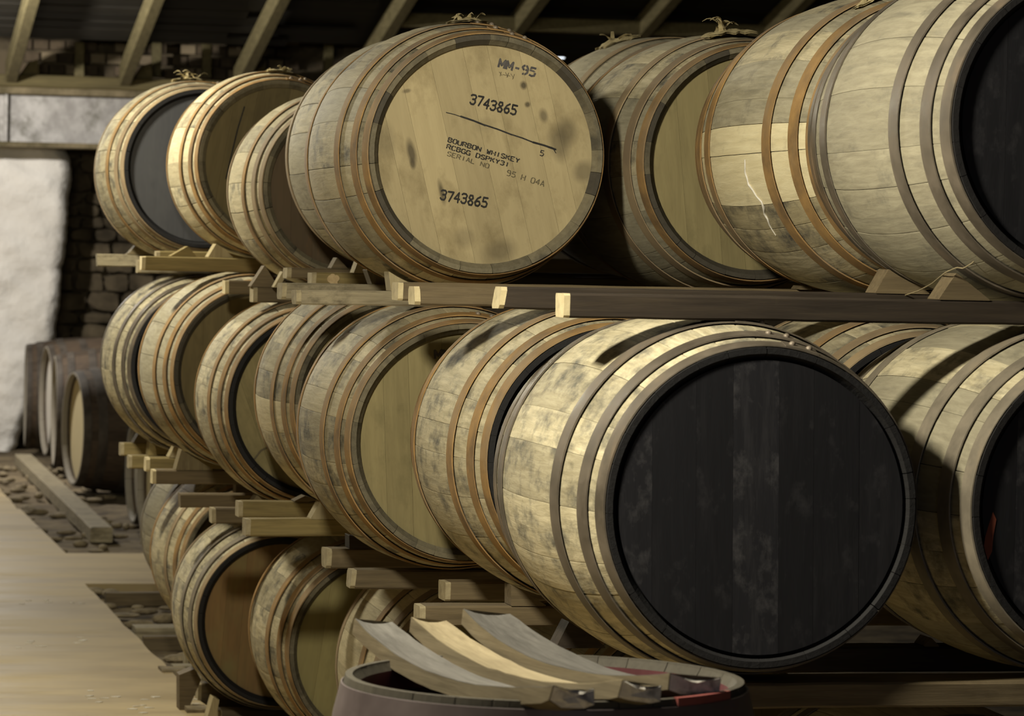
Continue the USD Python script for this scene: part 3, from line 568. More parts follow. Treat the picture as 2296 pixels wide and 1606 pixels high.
# key, row, px centre, half height px, yaw, rails, label, options
SPEC = [
 ('T1', 1, 2466, 285, 345, -1.0, ('u1f', 'u1b'), 'big grey barrel with black head cut by the right edge, top tier', dict(staves=('grey_black',), hoop=(STEEL, STEEL, STEEL), head='black', seed=3, recess=.011)),
 ('T2', 2, 2120, 309, 303, 0., ('u2f', 'u2b'), 'top-tier barrel with a bright cleaned stave and a white drip, behind the big grey barrel', dict(staves=(G, G, P), hoop=RR, head='olive', seed=11, special={195: 'blotched', 200: 'blotched', 205: 'blotched', 211: 'blotched', 217: 'blotched', 223: 'blotched', 172: G, 168: G, 179: 'bright', 185: 'bright', 189: 'bright'})),
 ('MM95', 3, 1092, 338, 267, 0., ('u3f', 'u3b'), 'tan-headed whiskey barrel stencilled MM-95 and 3743865, top tier', dict(staves=(P, P, PC, G), hoop=(RUST, RUST, RUST), head='mm', rotb=-14, nb=8, seed=21)),
 ('T3', 3, 1700, 332, 261, 0., ('u3f', 'u3b'), 'top-tier barrel with blank tan head, hessian on its bung, right of the stencilled one', dict(staves=(P, G), hoop=(RUST, RUST2, RUST2), head='olive', rotb=-6, seed=31)),
 ('T4', 4, 1558, 355, 240, 0., ('u4f', 'u4b'), 'barrel of which only the top shows, between the two tan-headed upper barrels', dict(staves=(G,), hoop=(RUST2,), head='olive', seed=41)),
 ('T6', 4, 998, 352, 236, 0., ('u4f', 'u4b'), 'top-tier barrel almost hidden behind the upper stencilled barrel', dict(staves=(G, P), hoop=RG, head='brown', seed=51)),
 ('T7', 5, 783, 428, 193, -1.5, ('u5f', 'u5b'), 'smallest top-tier barrel, dark brown head set deep in its rim', dict(staves=(PC, P, PC), hoop=RG, head='dim', seed=61)),
 ('T8', 6, 630, 355, 184, -1., ('u6f', 'u6b'), 'top-tier barrel with cracked olive brown head and orange hoops', dict(staves=(PC, PC, P), hoop=(RUST, RUST, RUST), head='brown', rotb=10, nb=6, seed=71)),
 ('T9', 7, 457, 379, 177, 0., ('u7f', 'u7b'), 'top-tier barrel with slate grey head, farthest left', dict(staves=(BE,), hoop=RG, head='slate', seed=81, nb=3, recess=.013)),
 ('M1', 1, 1710, 1143, 360, 0., ('m1f', 'm1b'), 'largest front barrel with scuffed black head and dark steel hoops', dict(staves=(BE,), hoop=RS, head=('black_scuffed', 'black', 'black', 'black_scuffed', 'black', 'black', 'black'), rotb=-1, nb=7, seed=91, recess=.006)),
 ('M1b', 1, 2518, 1122, 353, 0., ('m1f', 'm1b'), 'middle-tier barrel with black head marked by a red smear, at the right edge', dict(staves=('grey_black', BE), hoop=(STEELG,), head=('black', 'black_scuffed'), seed=101, recess=.011)),
 ('M2', 2, 1390, 1040, 300, -1., ('m2f', 'm2b'), 'middle-tier barrel with rusty hoops squeezed behind the largest black-headed barrel', dict(staves=(BE,), hoop=RR, head='black', seed=111)),
 ('M8', 2, 2090, 1055, 290, 0., ('m2f', 'm2b'), 'barrel showing only its top and hoop rivets between the two black-headed barrels', dict(staves=(BE,), hoop=RG, head='black', seed=121)),
 ('M3', 3, 1051, 990, 265, -1.5, ('m3f', 'm3b'), 'middle-tier olive-headed barrel with a half-hidden MM-95 stencil', dict(staves=(P, PC, P), hoop=RR, head='olive', rotb=-3, seed=131)),
 ('M4', 4, 895, 916, 234, -2.5, ('m4f', 'm4b'), 'middle-tier barrel with olive head, just left of the lower stencilled barrel', dict(staves=(P, PC), hoop=RR, head='olive', rotb=-14, seed=141)),
 ('M5', 5, 721, 911, 208, -2., ('m5f', 'm5b'), 'middle-tier barrel with olive head streaked by a dark crack, black rim', dict(staves=(BE,), hoop=RR, head='olive', rotb=-20, seed=151)),
 ('M6', 6, 585, 848, 194, 0., ('m6f', 'm6b'), 'middle-tier barrel with dark brown head and orange hoops, second from the left', dict(staves=(P, G), hoop=(RUST, RUST, RUST), head='brown', seed=161)),
 ('M7', 7, 473, 832, 178, 0., ('m7f', 'm7b'), 'middle-tier barrel with grey hoops, farthest left', dict(staves=(BE,), hoop=(STEEL, STEEL, STEEL), head='black', seed=171)),
 ('B4', 4, 1103, 1560, 240, -2., ('b4f', 'b4b'), 'bottom-tier barrel half hidden behind the loose staves', dict(staves=(PC,), hoop=RG, head='olive', seed=181)),
 ('B5', 5, 863, 1462, 214, -1.5, ('b5f', 'b5b'), 'bottom-tier barrel with mossy green head beside the upright cask', dict(staves=(P, G), hoop=(RUST, RUST, RUST), head='green', rotb=8, seed=191)),
 ('B6', 6, 634, 1395, 189, -2.8, ('b6f', 'b6b'), 'bottom-tier barrel with rust-brown head and black rim', dict(staves=(BE,), hoop=(RUST2, STEELG, STEELG), head='rust', rotb=4, seed=201)),
 ('B7', 7, 590, 1275, 178, 0., ('b7f', 'b7b'), 'bottom-tier barrel with bright orange hoops left of the rust-brown-headed barrel', dict(staves=(P,), hoop=(RUST, RUST, RUST2), head='brown', seed=211)),
 ('B8', 8, 556, 1219, 165, 1., ('b8f', 'b8b'), 'farthest bottom-tier barrel, mostly hidden by its neighbour', dict(staves=(G,), hoop=(STEELG,), head='brown', seed=221)),
 ('B3', 3, 0, 0, 0, 0., ('b3f', 'b3b'), 'bottom-tier barrel in deep shadow behind the three loose staves', dict(staves=(G,), hoop=(RUST,), head='brown', seed=241)),
 ('B1', 1, 0, 0, 0, 0., ('b1f', 'b1b'), 'barrel under the dark gap at bottom right, only its top in view', dict(staves=(G,), hoop=(STEEL,), head='brown', seed=231)),
]
MMSPOTS = []
def mmloc(px, py):
    q = unproj(px, py, 29.35); c = unproj(1092, 337, 29.3); return (q[0] - c[0]) * U, (q[2] - c[2]) * U
def unrot(x, z, deg):
    a = math.radians(deg); return x * math.cos(a) + -z * math.sin(a), x * math.sin(a) + z * math.cos(a)
for px, py, sx, sz, a in [(945, 255, .012, .036, .8), (936, 278, .008, .016, .7), (965, 366, .008, .034, .75), (1238, 243, .009, .011, .85), (1226, 285, .008, .008, .8), (1246, 325, .012, .02, .6), (1250, 392, .03, .05, .55), (1277, 380, .03, .04, .5), (1018, 545, .045, .035, .45), (1270, 480, .03, .03, .5), (1000, 128, .012, .006, .6), (960, 480, .03, .03, .3), (905, 200, .03, .05, .3), (1120, 280, .03, .02, .2)]:
    x, z = mmloc(px, py); x, z = unrot(x, z, 14)
    MMSPOTS.append((x, z, sx, sz, a, (.055, .045, .03)))
HEAD['mm'] = headwood('head_tan_oak_stained', (.49, .41, .245), (.35, .285, .16), stain=(.21, .165, .085), stain_amt=.75, vary=.22, spot_scale=6., stain_lo=.5, mott=.4, bump=.25, spots=MMSPOTS)

moved = set()
geo = {}; BX = {}
for key, row, px, py, s, yaw, rails, label, opt in SPEC:
    d = ROWD[row]
    if key == 'B1': c = np.array([8.25, 21.9, -4.27]); r = 1.02
    elif key == 'B3': c = np.array([8.1, 29.3, -4.17]); r = 1.02
    else:
        c = unproj(px, py, d); r = s * (ROT @ c)[2] / F
    L = 3.27 * max(r, .93)
    gaps = []
    for k in rails:
        R_ = RL[k]; t = np.linspace((R_['d'] - d) / L, (R_['d'] + R_['dep'] - d) / L, 5)
        gaps.append((c[2] - (r * prof(t)).max()) - R_['z'])
    g = np.array(gaps)
    if key[0] == 'B':
        for k in rails: BX[k] = c[0] - .62
        for k, gg in zip(rails, g):
            if k not in moved: RL[k]['z'] += gg; moved.add(k)
    else:
        fresh = [i for i, k in enumerate(rails) if k not in moved]
        if fresh:
            share = {'T8': .35, 'MM95': .12, 'T2': .3, 'T3': .1}.get(key, .5)
            for i in fresh:
                RL[rails[i]]['z'] += np.clip(g[i] * share, -.09, .09); moved.add(rails[i])
        gaps = []
        for k in rails:
            R_ = RL[k]; t = np.linspace((R_['d'] - d) / L, (R_['d'] + R_['dep'] - d) / L, 5)
            gaps.append((c[2] - (r * prof(t)).max()) - R_['z'])
        low = min(gaps); low = min(low, .034) if key == 'MM95' else low; c = c - np.array([0, 0, low - .004])
        for k, gg in zip(rails, gaps):
            if k in [rails[i] for i in fresh]: RL[k]['z'] += (gg - min(gaps))
    geo[key] = (c, r, L)
    build_barrel(key, 'barrel', label, 'barrel', m3(c), r * U, L * U, yaw=yaw, **opt)

# chalk, paint and stencils on the heads
def on_head(key, name, poly, material, label=None, lift=.0):
    B = BARRELS[key]
    m = flat_on_head(poly, B.rec - lift, .0006); m.apply_translation(B.o)
    return part(B.path, name, m, material, label=label)
def placed(key, poly, px0, px1, cpx, cpy, d):
    c = unproj(cpx, cpy, d); a = unproj(*px0, d + .1); b = unproj(*px1, d + .1)
    ax, az, bx, bz = (a[0] - c[0]) * U, (a[2] - c[2]) * U, (b[0] - c[0]) * U, (b[2] - c[2]) * U
    return affinity.translate(affinity.rotate(poly, math.degrees(math.atan2(bz - az, bx - ax)), origin=(0, 0)), ax, az), math.hypot(bx - ax, bz - az)
def write(key, text, px0, px1, cap, cpx, cpy, d, material, **k):
    _, ln = placed(key, Point(0, 0), px0, px1, cpx, cpy, d)
    p, _ = placed(key, lettering(text, cap, ln, **k), px0, px1, cpx, cpy, d)
    on_head(key, 'lettering', p, material, label=f'painted text {text}')
MC = (1092, 337, 29.3)
def bold(text, height, length):
    m = meshkit.text_mesh(text, height, .0006, bold=True); v = m.vertices; v[:, 0] = (v[:, 0] - v[:, 0].min()) * length / np.ptp(v[:, 0]); return m
def write_bold(key, text, px0, px1, cap, cpx, cpy, d, material):
    c = unproj(cpx, cpy, d); a = unproj(*px0, d + .1); b = unproj(*px1, d + .1)
    ang = math.atan2(b[2] - a[2], b[0] - a[0]); m = bold(text, cap, math.hypot(b[0] - a[0], b[2] - a[2]) * U); v = m.vertices.copy(); B = BARRELS[key]
    x = v[:, 0] * math.cos(ang) - v[:, 1] * math.sin(ang) + (a[0] - c[0]) * U; z = v[:, 0] * math.sin(ang) + v[:, 1] * math.cos(ang) + (a[2] - c[2]) * U
    mm = trimesh.Trimesh(np.c_[x, B.rec - v[:, 2], z] + B.o, m.faces, process=False); trimesh.repair.fix_normals(mm)
    part(B.path, 'lettering', mm, material, label=f'stencilled text {text}')
write('MM95', 'MM-95', (1117, 142), (1200, 164), .0195, *MC, INKB, stroke=.25, stencil=True, seed=12)
write('MM95', '3743865', (1053, 225), (1157, 250), .0222, *MC, INK, stroke=.21, seed=4)
write('MM95', '3743865', (987, 437), (1092, 457), .0222, *MC, INK, stroke=.21, seed=5)
write('MM95', 'BOURBON WHISKEY', (1004, 309), (1164, 357), .0100, *MC, INK, stroke=.23, stencil=True, seed=6)
write('MM95', 'RCBGG DSPKY31', (1001, 324), (1141, 366), .0098, *MC, INK, stroke=.23, stencil=True, seed=7)
write('MM95', 'SERIAL NO', (1002, 340), (1096, 369), .0098, *MC, INKF, stroke=.18, stencil=True, seed=8)
write('MM95', '95 H 04A', (1135, 384), (1220, 410), .0125, *MC, INKF, stroke=.17, stencil=True, seed=9)
write('MM95', '5 ', (1210, 340), (1230, 344), .0125, *MC, INK, stroke=.18, stencil=True, seed=10)
ln = []
for a, b, wd in [((1003, 243), (1040, 254), .9), ((1036, 252), (1090, 272), 2.0), ((1086, 270), (1150, 293), 1.7), ((1148, 292), (1200, 311), 1.5), ((1198, 310), (1248, 326), 2.2), ((1240, 321), (1249, 334), .8)]:
    ax, az = mmloc(*a); bx, bz = mmloc(*b); ln.append(LineString([(ax, az), ((ax + bx) / 2, (az + bz) / 2 + .001), (bx, bz)]).buffer(wd * .00105, cap_style=1))
on_head('MM95', 'crayon_line', unary_union(ln), INK)
sc = []
for a, b in [((1122, 152), (1128, 160)), ((1126, 152), (1124, 161)), ((1136, 153), (1141, 163)), ((1143, 154), (1139, 164)), ((1148, 156), (1154, 166)), ((1130, 158), (1146, 161)), ((1156, 157), (1152, 168))]:
    sc.append(LineString([mmloc(*a), mmloc(*b)]).buffer(.0005))
on_head('MM95', 'scribble', unary_union(sc), INKF)
write('M3', 'MM-95', (975, 803), (1072, 799), .0195, 1051, 990, 29.3, INKB, stroke=.25, stencil=True, seed=13)
rp = Polygon([(.006, .02), (.012, .055), (.004, .07), (-.006, .04), (-.012, .02), (-.016, -.01), (-.006, -.03), (.004, -.01)])
q = unproj(2206, 1205, 21.98); c_ = unproj(2508, 1122, 21.9)
on_head('M1b', 'red_smear', affinity.translate(affinity.scale(rp, .85, .9, origin=(0, 0)), (q[0] - c_[0]) * U, (q[2] - c_[2]) * U), REDD, 'smear of dull red paint')
q = unproj(655, 232, 40.45); c_ = unproj(630, 355, 40.4)
on_head('T8', 'paper_tag', affinity.translate(sbox(-.011, -.008, .012, .012), (q[0] - c_[0]) * U, (q[2] - c_[2]) * U), PAPER, 'small white paper tag')
ck = [LineString([(0.0, .10), (-.02, .03), (-.04, -.06), (-.055, -.13)]).buffer(.0022)]
q = unproj(548, 300, 40.45); on_head('T8', 'crack', affinity.translate(unary_union(ck), (q[0] - c_[0]) * U, (q[2] - c_[2]) * U), INK)
q = unproj(600, 1010, 36.8); c_ = unproj(721, 911, 36.7)
on_head('M5', 'crack', affinity.translate(LineString([(-.05, -.04), (-.02, .0), (.02, .02), (.06, .035)]).buffer(.003), (q[0] - c_[0]) * U, (q[2] - c_[2]) * U), INKF)
# white drip down the side of T2
B = BARRELS['T2']
dr = []
for k, (t, a) in enumerate(zip(np.interp(np.linspace(0, 1, 14), [0, .2, .4, .55, 1], [.39, .40, .378, .350, .377]), np.linspace(187, 218, 14))):
    rr = B.r * prof(np.array([t]))[0] + .0012; a = math.radians(a) ; jj = RNG.normal(0, .0038)
    dr.append([math.cos(a) * rr, t * B.L + jj, math.sin(a) * rr])
part(B.path, 'white_drip', tube(np.array(dr) + B.o, .0026 * np.array([.6, 1, 1, .9, 1.2, 1, .8, 1, 1.3, 1.1, .9, .8, .6, .4]), 6).subdivide(), CHALK, True, label='white dried drip')

# ------------------------------------------------------------------ rails (after the barrels settled their heights)
for key, R_ in RL.items():
    if key in BX: R_['x0'] = BX[key]
    x0, x1, y0, y1 = R_['x0'] * U, R_['endx'] * U, R_['d'] * U, (R_['d'] + R_['dep']) * U
    zt_ = R_['z'] * U + CAMZ; zb_ = zt_ - R_['h'] * U
    if key[0] == 'b': zb_ = min(zb_, ZE - .02)
    t = thing('rail' if R_['cat'] == 'rail' else 'packing_timber', R_['label'], R_['cat'], (x0, y0, zb_))
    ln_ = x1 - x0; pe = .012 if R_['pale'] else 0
    sd = len(R_['label']) + int(R_['d'] * 10)
    part(t, 'beam', timber(pe, ln_, 0, y1 - y0, 0, zt_ - zb_, .004, .0022, sd, 24, R_['chip']), R_['mat'])
    if pe: part(t, 'sawn_end', timber(0, pe + .004, .0006, y1 - y0 - .0006, .0006, zt_ - zb_ - .0006, .007 if R_['chip'] else .004, .0016, sd, 4, R_['chip']), T_END if key in ('u1f', 'u1b', 'u2f', 'u2b', 'u5b', 'u6f', 'm6b', 'm6f') else T_END2, label='sawn end of the rail, paled to look lit')
    if key == 'u4f':
        pg = unary_union([Point(cx_, cz_).buffer(s_, 5) for cx_, cz_, s_ in ((.052, .022, .011), (.060, .012, .010), (.066, .024, .009), (.078, .009, .006), (.088, .007, .006), (.056, .030, .007))]).intersection(sbox(0, .002, 1, zt_ - zb_ - .003))
        pg = max(pg.geoms, key=lambda q: q.area) if hasattr(pg, 'geoms') else pg
        part(t, 'peeling_patch', prism_y(pg, -.0028, .004), PEEL, label='peeling pale tan patch')

for rk, bk_, nm in (('m6f', 'B6', 'front of the rusty-headed barrel'), ('m6b', 'B6', 'rear of the rusty-headed barrel'), ('m4f', 'B4', 'front of the half-hidden bottom barrel'), ('m4b', 'B4', 'rear of the half-hidden bottom barrel')):
    R_ = RL[rk]; B = BARRELS[bk_]; y0, y1 = (R_['d'] + .02) * U, (R_['d'] + R_['dep'] - .02) * U
    g = sbox(B.c[0] - .06, B.c[2] + B.r, B.c[0] + .06, R_['z'] * U + CAMZ - R_['h'] * U).difference(circle_at(B, y0, y1))
    if not g.is_empty:
        x_, z_ = g.centroid.x, g.bounds[1]; t_ = single('packing_block', prism_y(affinity.translate(g, -x_, -z_), 0, y1 - y0), T_MID, 'packing block under the middle rail, on the ' + nm, 'block'); UsdGeom.Xformable(t_).AddTranslateOp().Set(Gf.Vec3d(x_, y0, z_))
# ------------------------------------------------------------------ chocks
def chock(pts, d, railkey, mat_, label, clear=(), dep=.26, snap=True):
    p = [unproj(x, y, d) for x, y in pts]; xz = np.array([(q[0] * U, q[2] * U + CAMZ) for q in p])
    if snap and railkey:
        zr = RL[railkey]['z'] * U + CAMZ; dz = zr - xz[:, 1].min()
        low = xz[:, 1] < xz[:, 1].min() + .012; xz[low, 1] = zr
    elif railkey is None:
        low = xz[:, 1] < xz[:, 1].min() + .012; xz[low, 1] = ZE - .01
    g = Polygon(xz).buffer(0)
    y0, y1 = d * U, (d + dep) * U
    for k in clear: g = g.difference(circle_at(BARRELS[k], y0, y1))
    if g.is_empty: return
    if hasattr(g, 'geoms'): g = max(g.geoms, key=lambda q: q.area)
    g = g.buffer(-.0015).buffer(.0015) if g.buffer(-.0015).area > 0 else g
    x, z = np.array(g.centroid.coords[0]); zb_ = g.bounds[1]
    m = prism_y(affinity.translate(g, -x, -zb_), 0, y1 - y0)
    t = single('wedge', m, mat_, label, 'wedge'); UsdGeom.Xformable(t).AddTranslateOp().Set(Gf.Vec3d(x, y0, zb_))
allT = [k for k in BARRELS]
def near(d): return [k for k in BARRELS if BARRELS[k].c[1] - .1 < d * U < BARRELS[k].c[1] + BARRELS[k].L + .1]
CH = [
 ([(282, 585), (290, 567), (312, 541), (357, 579), (353, 586)], 46.8, 'u7b', T_CHOCK, 'brown triangular wedge under the slate-headed barrel, leftmost of the upper wedges'),
 ([(381, 580), (422, 552), (442, 580)], 41.4, 'u6f', T_OLIVE, 'olive wedge with a thin lit sloping edge standing on the long olive rail'),
 ([(466, 580), (487, 543), (524, 580)], 41.4, 'u6f', T_PALE, 'wedge with broad white lit end under the cracked-headed barrel'),
 ([(562, 637), (594, 595), (624, 637)], 37.5, 'u5f', T_MID, 'dark triangular wedge under the smallest upper barrel'),
 ([(614, 632), (634, 609), (646, 611), (626, 638)], 36.9, None, T_PALE, 'pale tilted stick leaning just left of the peeling olive rail'),
 ([(742, 607), (756, 577), (781, 607)], 35.6, 'u4b', T_MID, 'thin dark wedge behind the peeling olive rail, left of the pale leaning one'),
 ([(793, 607), (808, 572), (838, 607)], 33.9, 'u4f', T_PALE, 'pale leaning wedge on the olive rail with the peeling patch'),
 ([(816, 587), (834, 596), (864, 629), (864, 646), (834, 646)], 32.0, 'u3b', T_CHOCK, 'wedge with narrow greenish edge at the right end of the peeling olive rail'),
 ([(868, 581), (958, 633), (958, 640), (877, 640)], 30.3, 'u3f', T_PALE, 'tall pale chipped wedge under the upper stencilled barrel'),
 ([(1827, 600), (1876, 652), (1791, 652)], 28.0, 'u2b', T_MID, 'wedge with rounded pale end, left of three under the right-hand upper barrels'),
 ([(1998, 595), (2088, 661), (1962, 661)], 24.4, 'u1b', T_MID, 'wedge with tall narrow pale edge, middle of three under the right-hand upper barrels'),
 ([(2145, 612), (2222, 675), (2104, 675)], 22.7, 'u1f', T_MID, 'wedge with broad nailed pale end, right of three under the right-hand upper barrels'),
 ([(295, 1000), (310, 974), (329, 977), (334, 1010), (300, 1010)], 46.8, 'm7b', T_MID, 'dark wedge under the farthest left middle barrel'),
 ([(333, 1012), (336, 980), (346, 985), (352, 1014)], 45.0, 'm7f', T_OLIVE, 'upright olive block under the farthest left middle barrel'),
 ([(378, 1026), (391, 1003), (400, 1005), (396, 1030)], 43.0, 'm6b', T_PALE, 'small pale wedge tip behind the rail with the cream end'),
 ([(407, 1008), (480, 1047), (394, 1047)], 41.3, 'm6f', T_CHOCK, 'wedge under the dark-brown-headed middle barrel'),
 ([(576, 1110), (612, 1142), (556, 1142)], 37.5, 'm5f', T_CHOCK, 'wedge with lit left face between two middle-tier barrels'),
 ([(656, 1148), (684, 1112), (712, 1122), (690, 1148)], 35.6, 'm4b', T_MID, 'shaded wedge leaning behind the yellowish rail'),
 ([(718, 1125), (753, 1160), (696, 1160)], 33.9, 'm4f', T_PALE, 'pale wedge on the yellowish rail left of the lower stencilled barrel'),
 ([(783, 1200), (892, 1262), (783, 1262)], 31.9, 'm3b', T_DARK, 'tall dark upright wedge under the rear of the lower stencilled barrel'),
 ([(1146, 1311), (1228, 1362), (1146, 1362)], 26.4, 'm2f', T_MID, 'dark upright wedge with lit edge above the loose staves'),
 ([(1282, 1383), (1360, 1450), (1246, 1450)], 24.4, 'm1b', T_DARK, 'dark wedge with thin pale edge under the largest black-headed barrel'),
 ([(2072, 1450), (2088, 1430), (2108, 1450)], 24.4, 'm1b', T_MID, 'tiny lit wedge tip in the dark gap at lower right'),
 ([(402, 1514), (437, 1500), (451, 1525), (410, 1544), (404, 1544)], 42.3, None, T_MID, 'dark tilted wedge block on the ground by the rusty-headed barrel'),
 ([(452, 1600), (478, 1564), (492, 1570), (476, 1606)], 40.8, None, T_PALE, 'pale tilted wedge on the ground at the bottom edge of the picture'),
]
for pts, d, rk, mt, label in CH:
    if d == 36.9:                                                      # the tilted stick stands on the rail behind
        chock(pts, 37.2, 'u5f', mt, label, near(37.2), .2); continue
    chock(pts, d, rk, mt, label, near(d), .24 if d < 40 else .3)
def block(px, py, d, size, label, mt, name='stone_slab', cat='stone'):
    q = m3(unproj(px, py, d)); b = timber(-size[0] / 2, size[0] / 2, -size[1] / 2, size[1] / 2, 0, size[2] + .03, .004, .004, int(px), 5)
    s = single(name, b, mt, label, cat); UsdGeom.Xformable(s).AddTranslateOp().Set(Gf.Vec3d(q[0], q[1], ZE - .015))
for px_, py_, w_, nm in ((268, 1330, .22, 'farthest of the low sleepers sunk in the earth by the aisle'), (318, 1408, .5, 'low sleeper with a broad lit top sunk in the earth by the aisle'), (328, 1428, .2, 'thin low sleeper just in front of the broad one in the earth'), (385, 1494, .3, 'low sleeper in the earth beside the dark tilted wedge block')):
    r_ = np.array([(px_ - W / 2) / F, (py_ - H / 2) / F, 1]) @ ROT; g_ = m3(r_ * (-5.55 / r_[2]))
    t_ = single('sleeper', timber(0, 1.2, 0, w_ * U, 0, .06, .004, .004, int(py_), 14), T_GREY if w_ > .25 else T_MID, nm, 'sleeper'); UsdGeom.Xformable(t_).AddTranslateOp().Set(Gf.Vec3d(max(g_[0] - .06, XE + .012), g_[1], 5.6 * U - 5.55 * U - .06))
block(388, 1472, 46.3, (.09, .11, .03), 'flat pale slab lying in the earth between two low sleepers', STONE)
block(440, 1562, 42.2, (.07, .10, .035), 'pale stone on the ground near the bottom edge below the rusty-headed barrel', STONE)

# ------------------------------------------------------------------ hessian and bungs on top of the barrels
def bung_cloth(key, t, ang, size, label, seed, tall=1.):
    B = BARRELS[key]; rg = np.random.default_rng(seed); a = math.radians(ang); rr = B.r * prof(np.array([t]))[0]
    yw = math.radians(B.yaw); y = t * B.L
    c0 = np.array([math.cos(a) * rr, y, math.sin(a) * rr]); cw = B.base + B.o + np.array([c0[0] * math.cos(yw) - c0[1] * math.sin(yw), c0[0] * math.sin(yw) + c0[1] * math.cos(yw), c0[2]])
    T = thing('bung_cloth', label, 'cloth', cw, (0, 0, 0))
    n = 18; u, v = np.meshgrid(np.linspace(-1, 1, n), np.linspace(-1, 1, n), indexing='ij')
    p = np.stack([u * size, v * size * 1.2, 0 * u], -1)
    nz = meshkit.fbm(p * 38 + seed * 3, 3); edge = np.maximum(np.abs(u), np.abs(v))
    h = (.003 + .05 * tall * np.maximum(nz - .25, 0) * (1 - .7 * edge)); x = p[..., 0] + (meshkit.fbm(p * 30 + 50 + seed, 3) - .5) * .03; yy = p[..., 1] + (meshkit.fbm(p * 30 + 90 + seed, 3) - .5) * .03
    drop = np.sqrt(np.maximum(rr ** 2 - (math.cos(a) * rr + x) ** 2, 0)) - math.sin(a) * rr
    top = np.stack([x, yy, drop + h], -1).reshape(-1, 3); bot = top - [0, 0, .0035]
    f = grid_faces(n, n); m = trimesh.util.concatenate([quads(top, f), quads(bot, f[:, ::-1])])
    part(T, 'hessian_patch', m, HESS, True)
    for k in range(7):
        s = rg.uniform(-.7, .7, 2) * size; L_ = rg.uniform(.02, .05) * tall; dr_ = rg.uniform(0, 6.28); e = rg.uniform(.3, 1.); tw = rg.uniform(-2, 2)
        tt = np.linspace(0, 1, 7); q = np.stack([s[0] + tt * L_ * math.cos(dr_), s[1] + tt * L_ * math.sin(dr_), .010 + tall * .030 * np.sin(tt * 2.2) * e], 1)
        sd = np.stack([np.sin(dr_ + tw * tt), -np.cos(dr_ + tw * tt), .5 * np.sin(3 * tt + tw)], 1) * (.006 * (1 - .5 * tt))[:, None]
        V = np.stack([q + sd, q - sd, q - sd - [0, 0, .0015], q + sd - [0, 0, .0015]], 1).reshape(-1, 3)
        part(T, 'loose_strip', quads(V, grid_faces(7, 4, close_v=True)), HESS, True)
bung_cloth('MM95', .30, 90, .045, 'scrap of hessian over the bung of the upper stencilled barrel', 1, .7)
bung_cloth('T3', .22, 95, .055, 'frayed hessian tuft standing on the blank tan-headed barrel', 2, 1.3)
bung_cloth('T4', .52, 106, .055, 'hessian tuft on the barrel of which only the top shows', 3, .9)
bung_cloth('T9', .47, 92, .055, 'hessian heap on the slate-headed barrel', 4, 1.)
bung_cloth('T8', .25, 86, .05, 'flattened hessian on the cracked-headed barrel', 6, .5)
bung_cloth('T2', .2, 113, .022, 'hessian scrap at the top edge, on the barrel with the white drip', 5, 1.)
# string hanging below T1
pts_ = np.array([m3(unproj(x, y, d)) for x, y, d in [(2199, 560, 22.5), (2195, 575, 22.5), (2180, 590, 22.5), (2160, 602, 22.55), (2145, 600, 22.6), (2120, 611, 22.7), (2090, 636, 23.6), (2060, 652, 24.2), (2030, 662, 24.4)]])
tt = np.linspace(0, len(pts_) - 1, 40); pts_ = np.stack([np.interp(tt, np.arange(len(pts_)), pts_[:, k]) for k in range(3)], 1)
single('string', tube(pts_, .0014, 5), CORD, 'thin string hanging under the big grey barrel at right', 'string', True)

# ------------------------------------------------------------------ casks lying at the far left
STEELD = noisy('hoop_blackened_iron', (.035, .028, .022), (.075, .062, .05), 12., .7, .25, .002)
def far_cask(px, py, d, s, label, yaw, head, seed, L=1.18, hoop=(STEELD,), st=('dark',), nb=6):
    c = m3(unproj(px, py, d)); r = s * d / F * U
    c[2] = max(c[2], r * RHO + ZE + .005)
    build_barrel(f'F{seed}', 'cask', label, 'cask', c, r, L, yaw=-90 + yaw, staves=st, hoop=hoop, head=head, seed=seed, rivets=False, nb=nb, seg=14, recess=.05)
far_cask(162, 975, 81, 126, 'far dark cask lying on its side with pale head and grey rim', 6, 'pale', 301)
far_cask(120, 940, 88, 122, 'far dark cask seen edge-on just left of the pale-headed one', -2, 'brown', 302, L=1.0)
far_cask(101, 925, 92.3, 121, 'far cask with a narrow glinting whitish head, third from the wall', 2, 'white', 303, L=1.0)
far_cask(56, 898, 96.6, 112, 'farthest dark cask touching the whitewashed wall', -3, 'black', 304, L=1.0)
far_cask(297, 1067, 70.5, 112, 'far cask with white head, behind the left ends of the middle rails', 2.5, 'white', 305, L=1.0)
far_cask(322, 1085, 66.5, 112, 'far cask with pinkish worn head, right of the white-headed one', 1.5, 'pale', 306, L=1.0)
# squared baulk on the earth
qa, qb = m3(unproj(52, 1031, 92.)), m3(unproj(228, 1200, 68.)); qa[2] = qb[2] = ZE + .0
v = qb - qa; ln_ = np.linalg.norm(v); bk = timber(0, ln_, -.06, .06, 0, .085, .006, .005, 77, 24, 2.)
bk.apply_transform(trimesh.transformations.concatenate_matrices(trimesh.transformations.translation_matrix(qa), trimesh.transformations.rotation_matrix(math.atan2(v[1], v[0]), [0, 0, 1])))
single('floor_baulk', bk, T_GREY, 'long squared timber baulk lying on the earth before the far casks', 'timber')

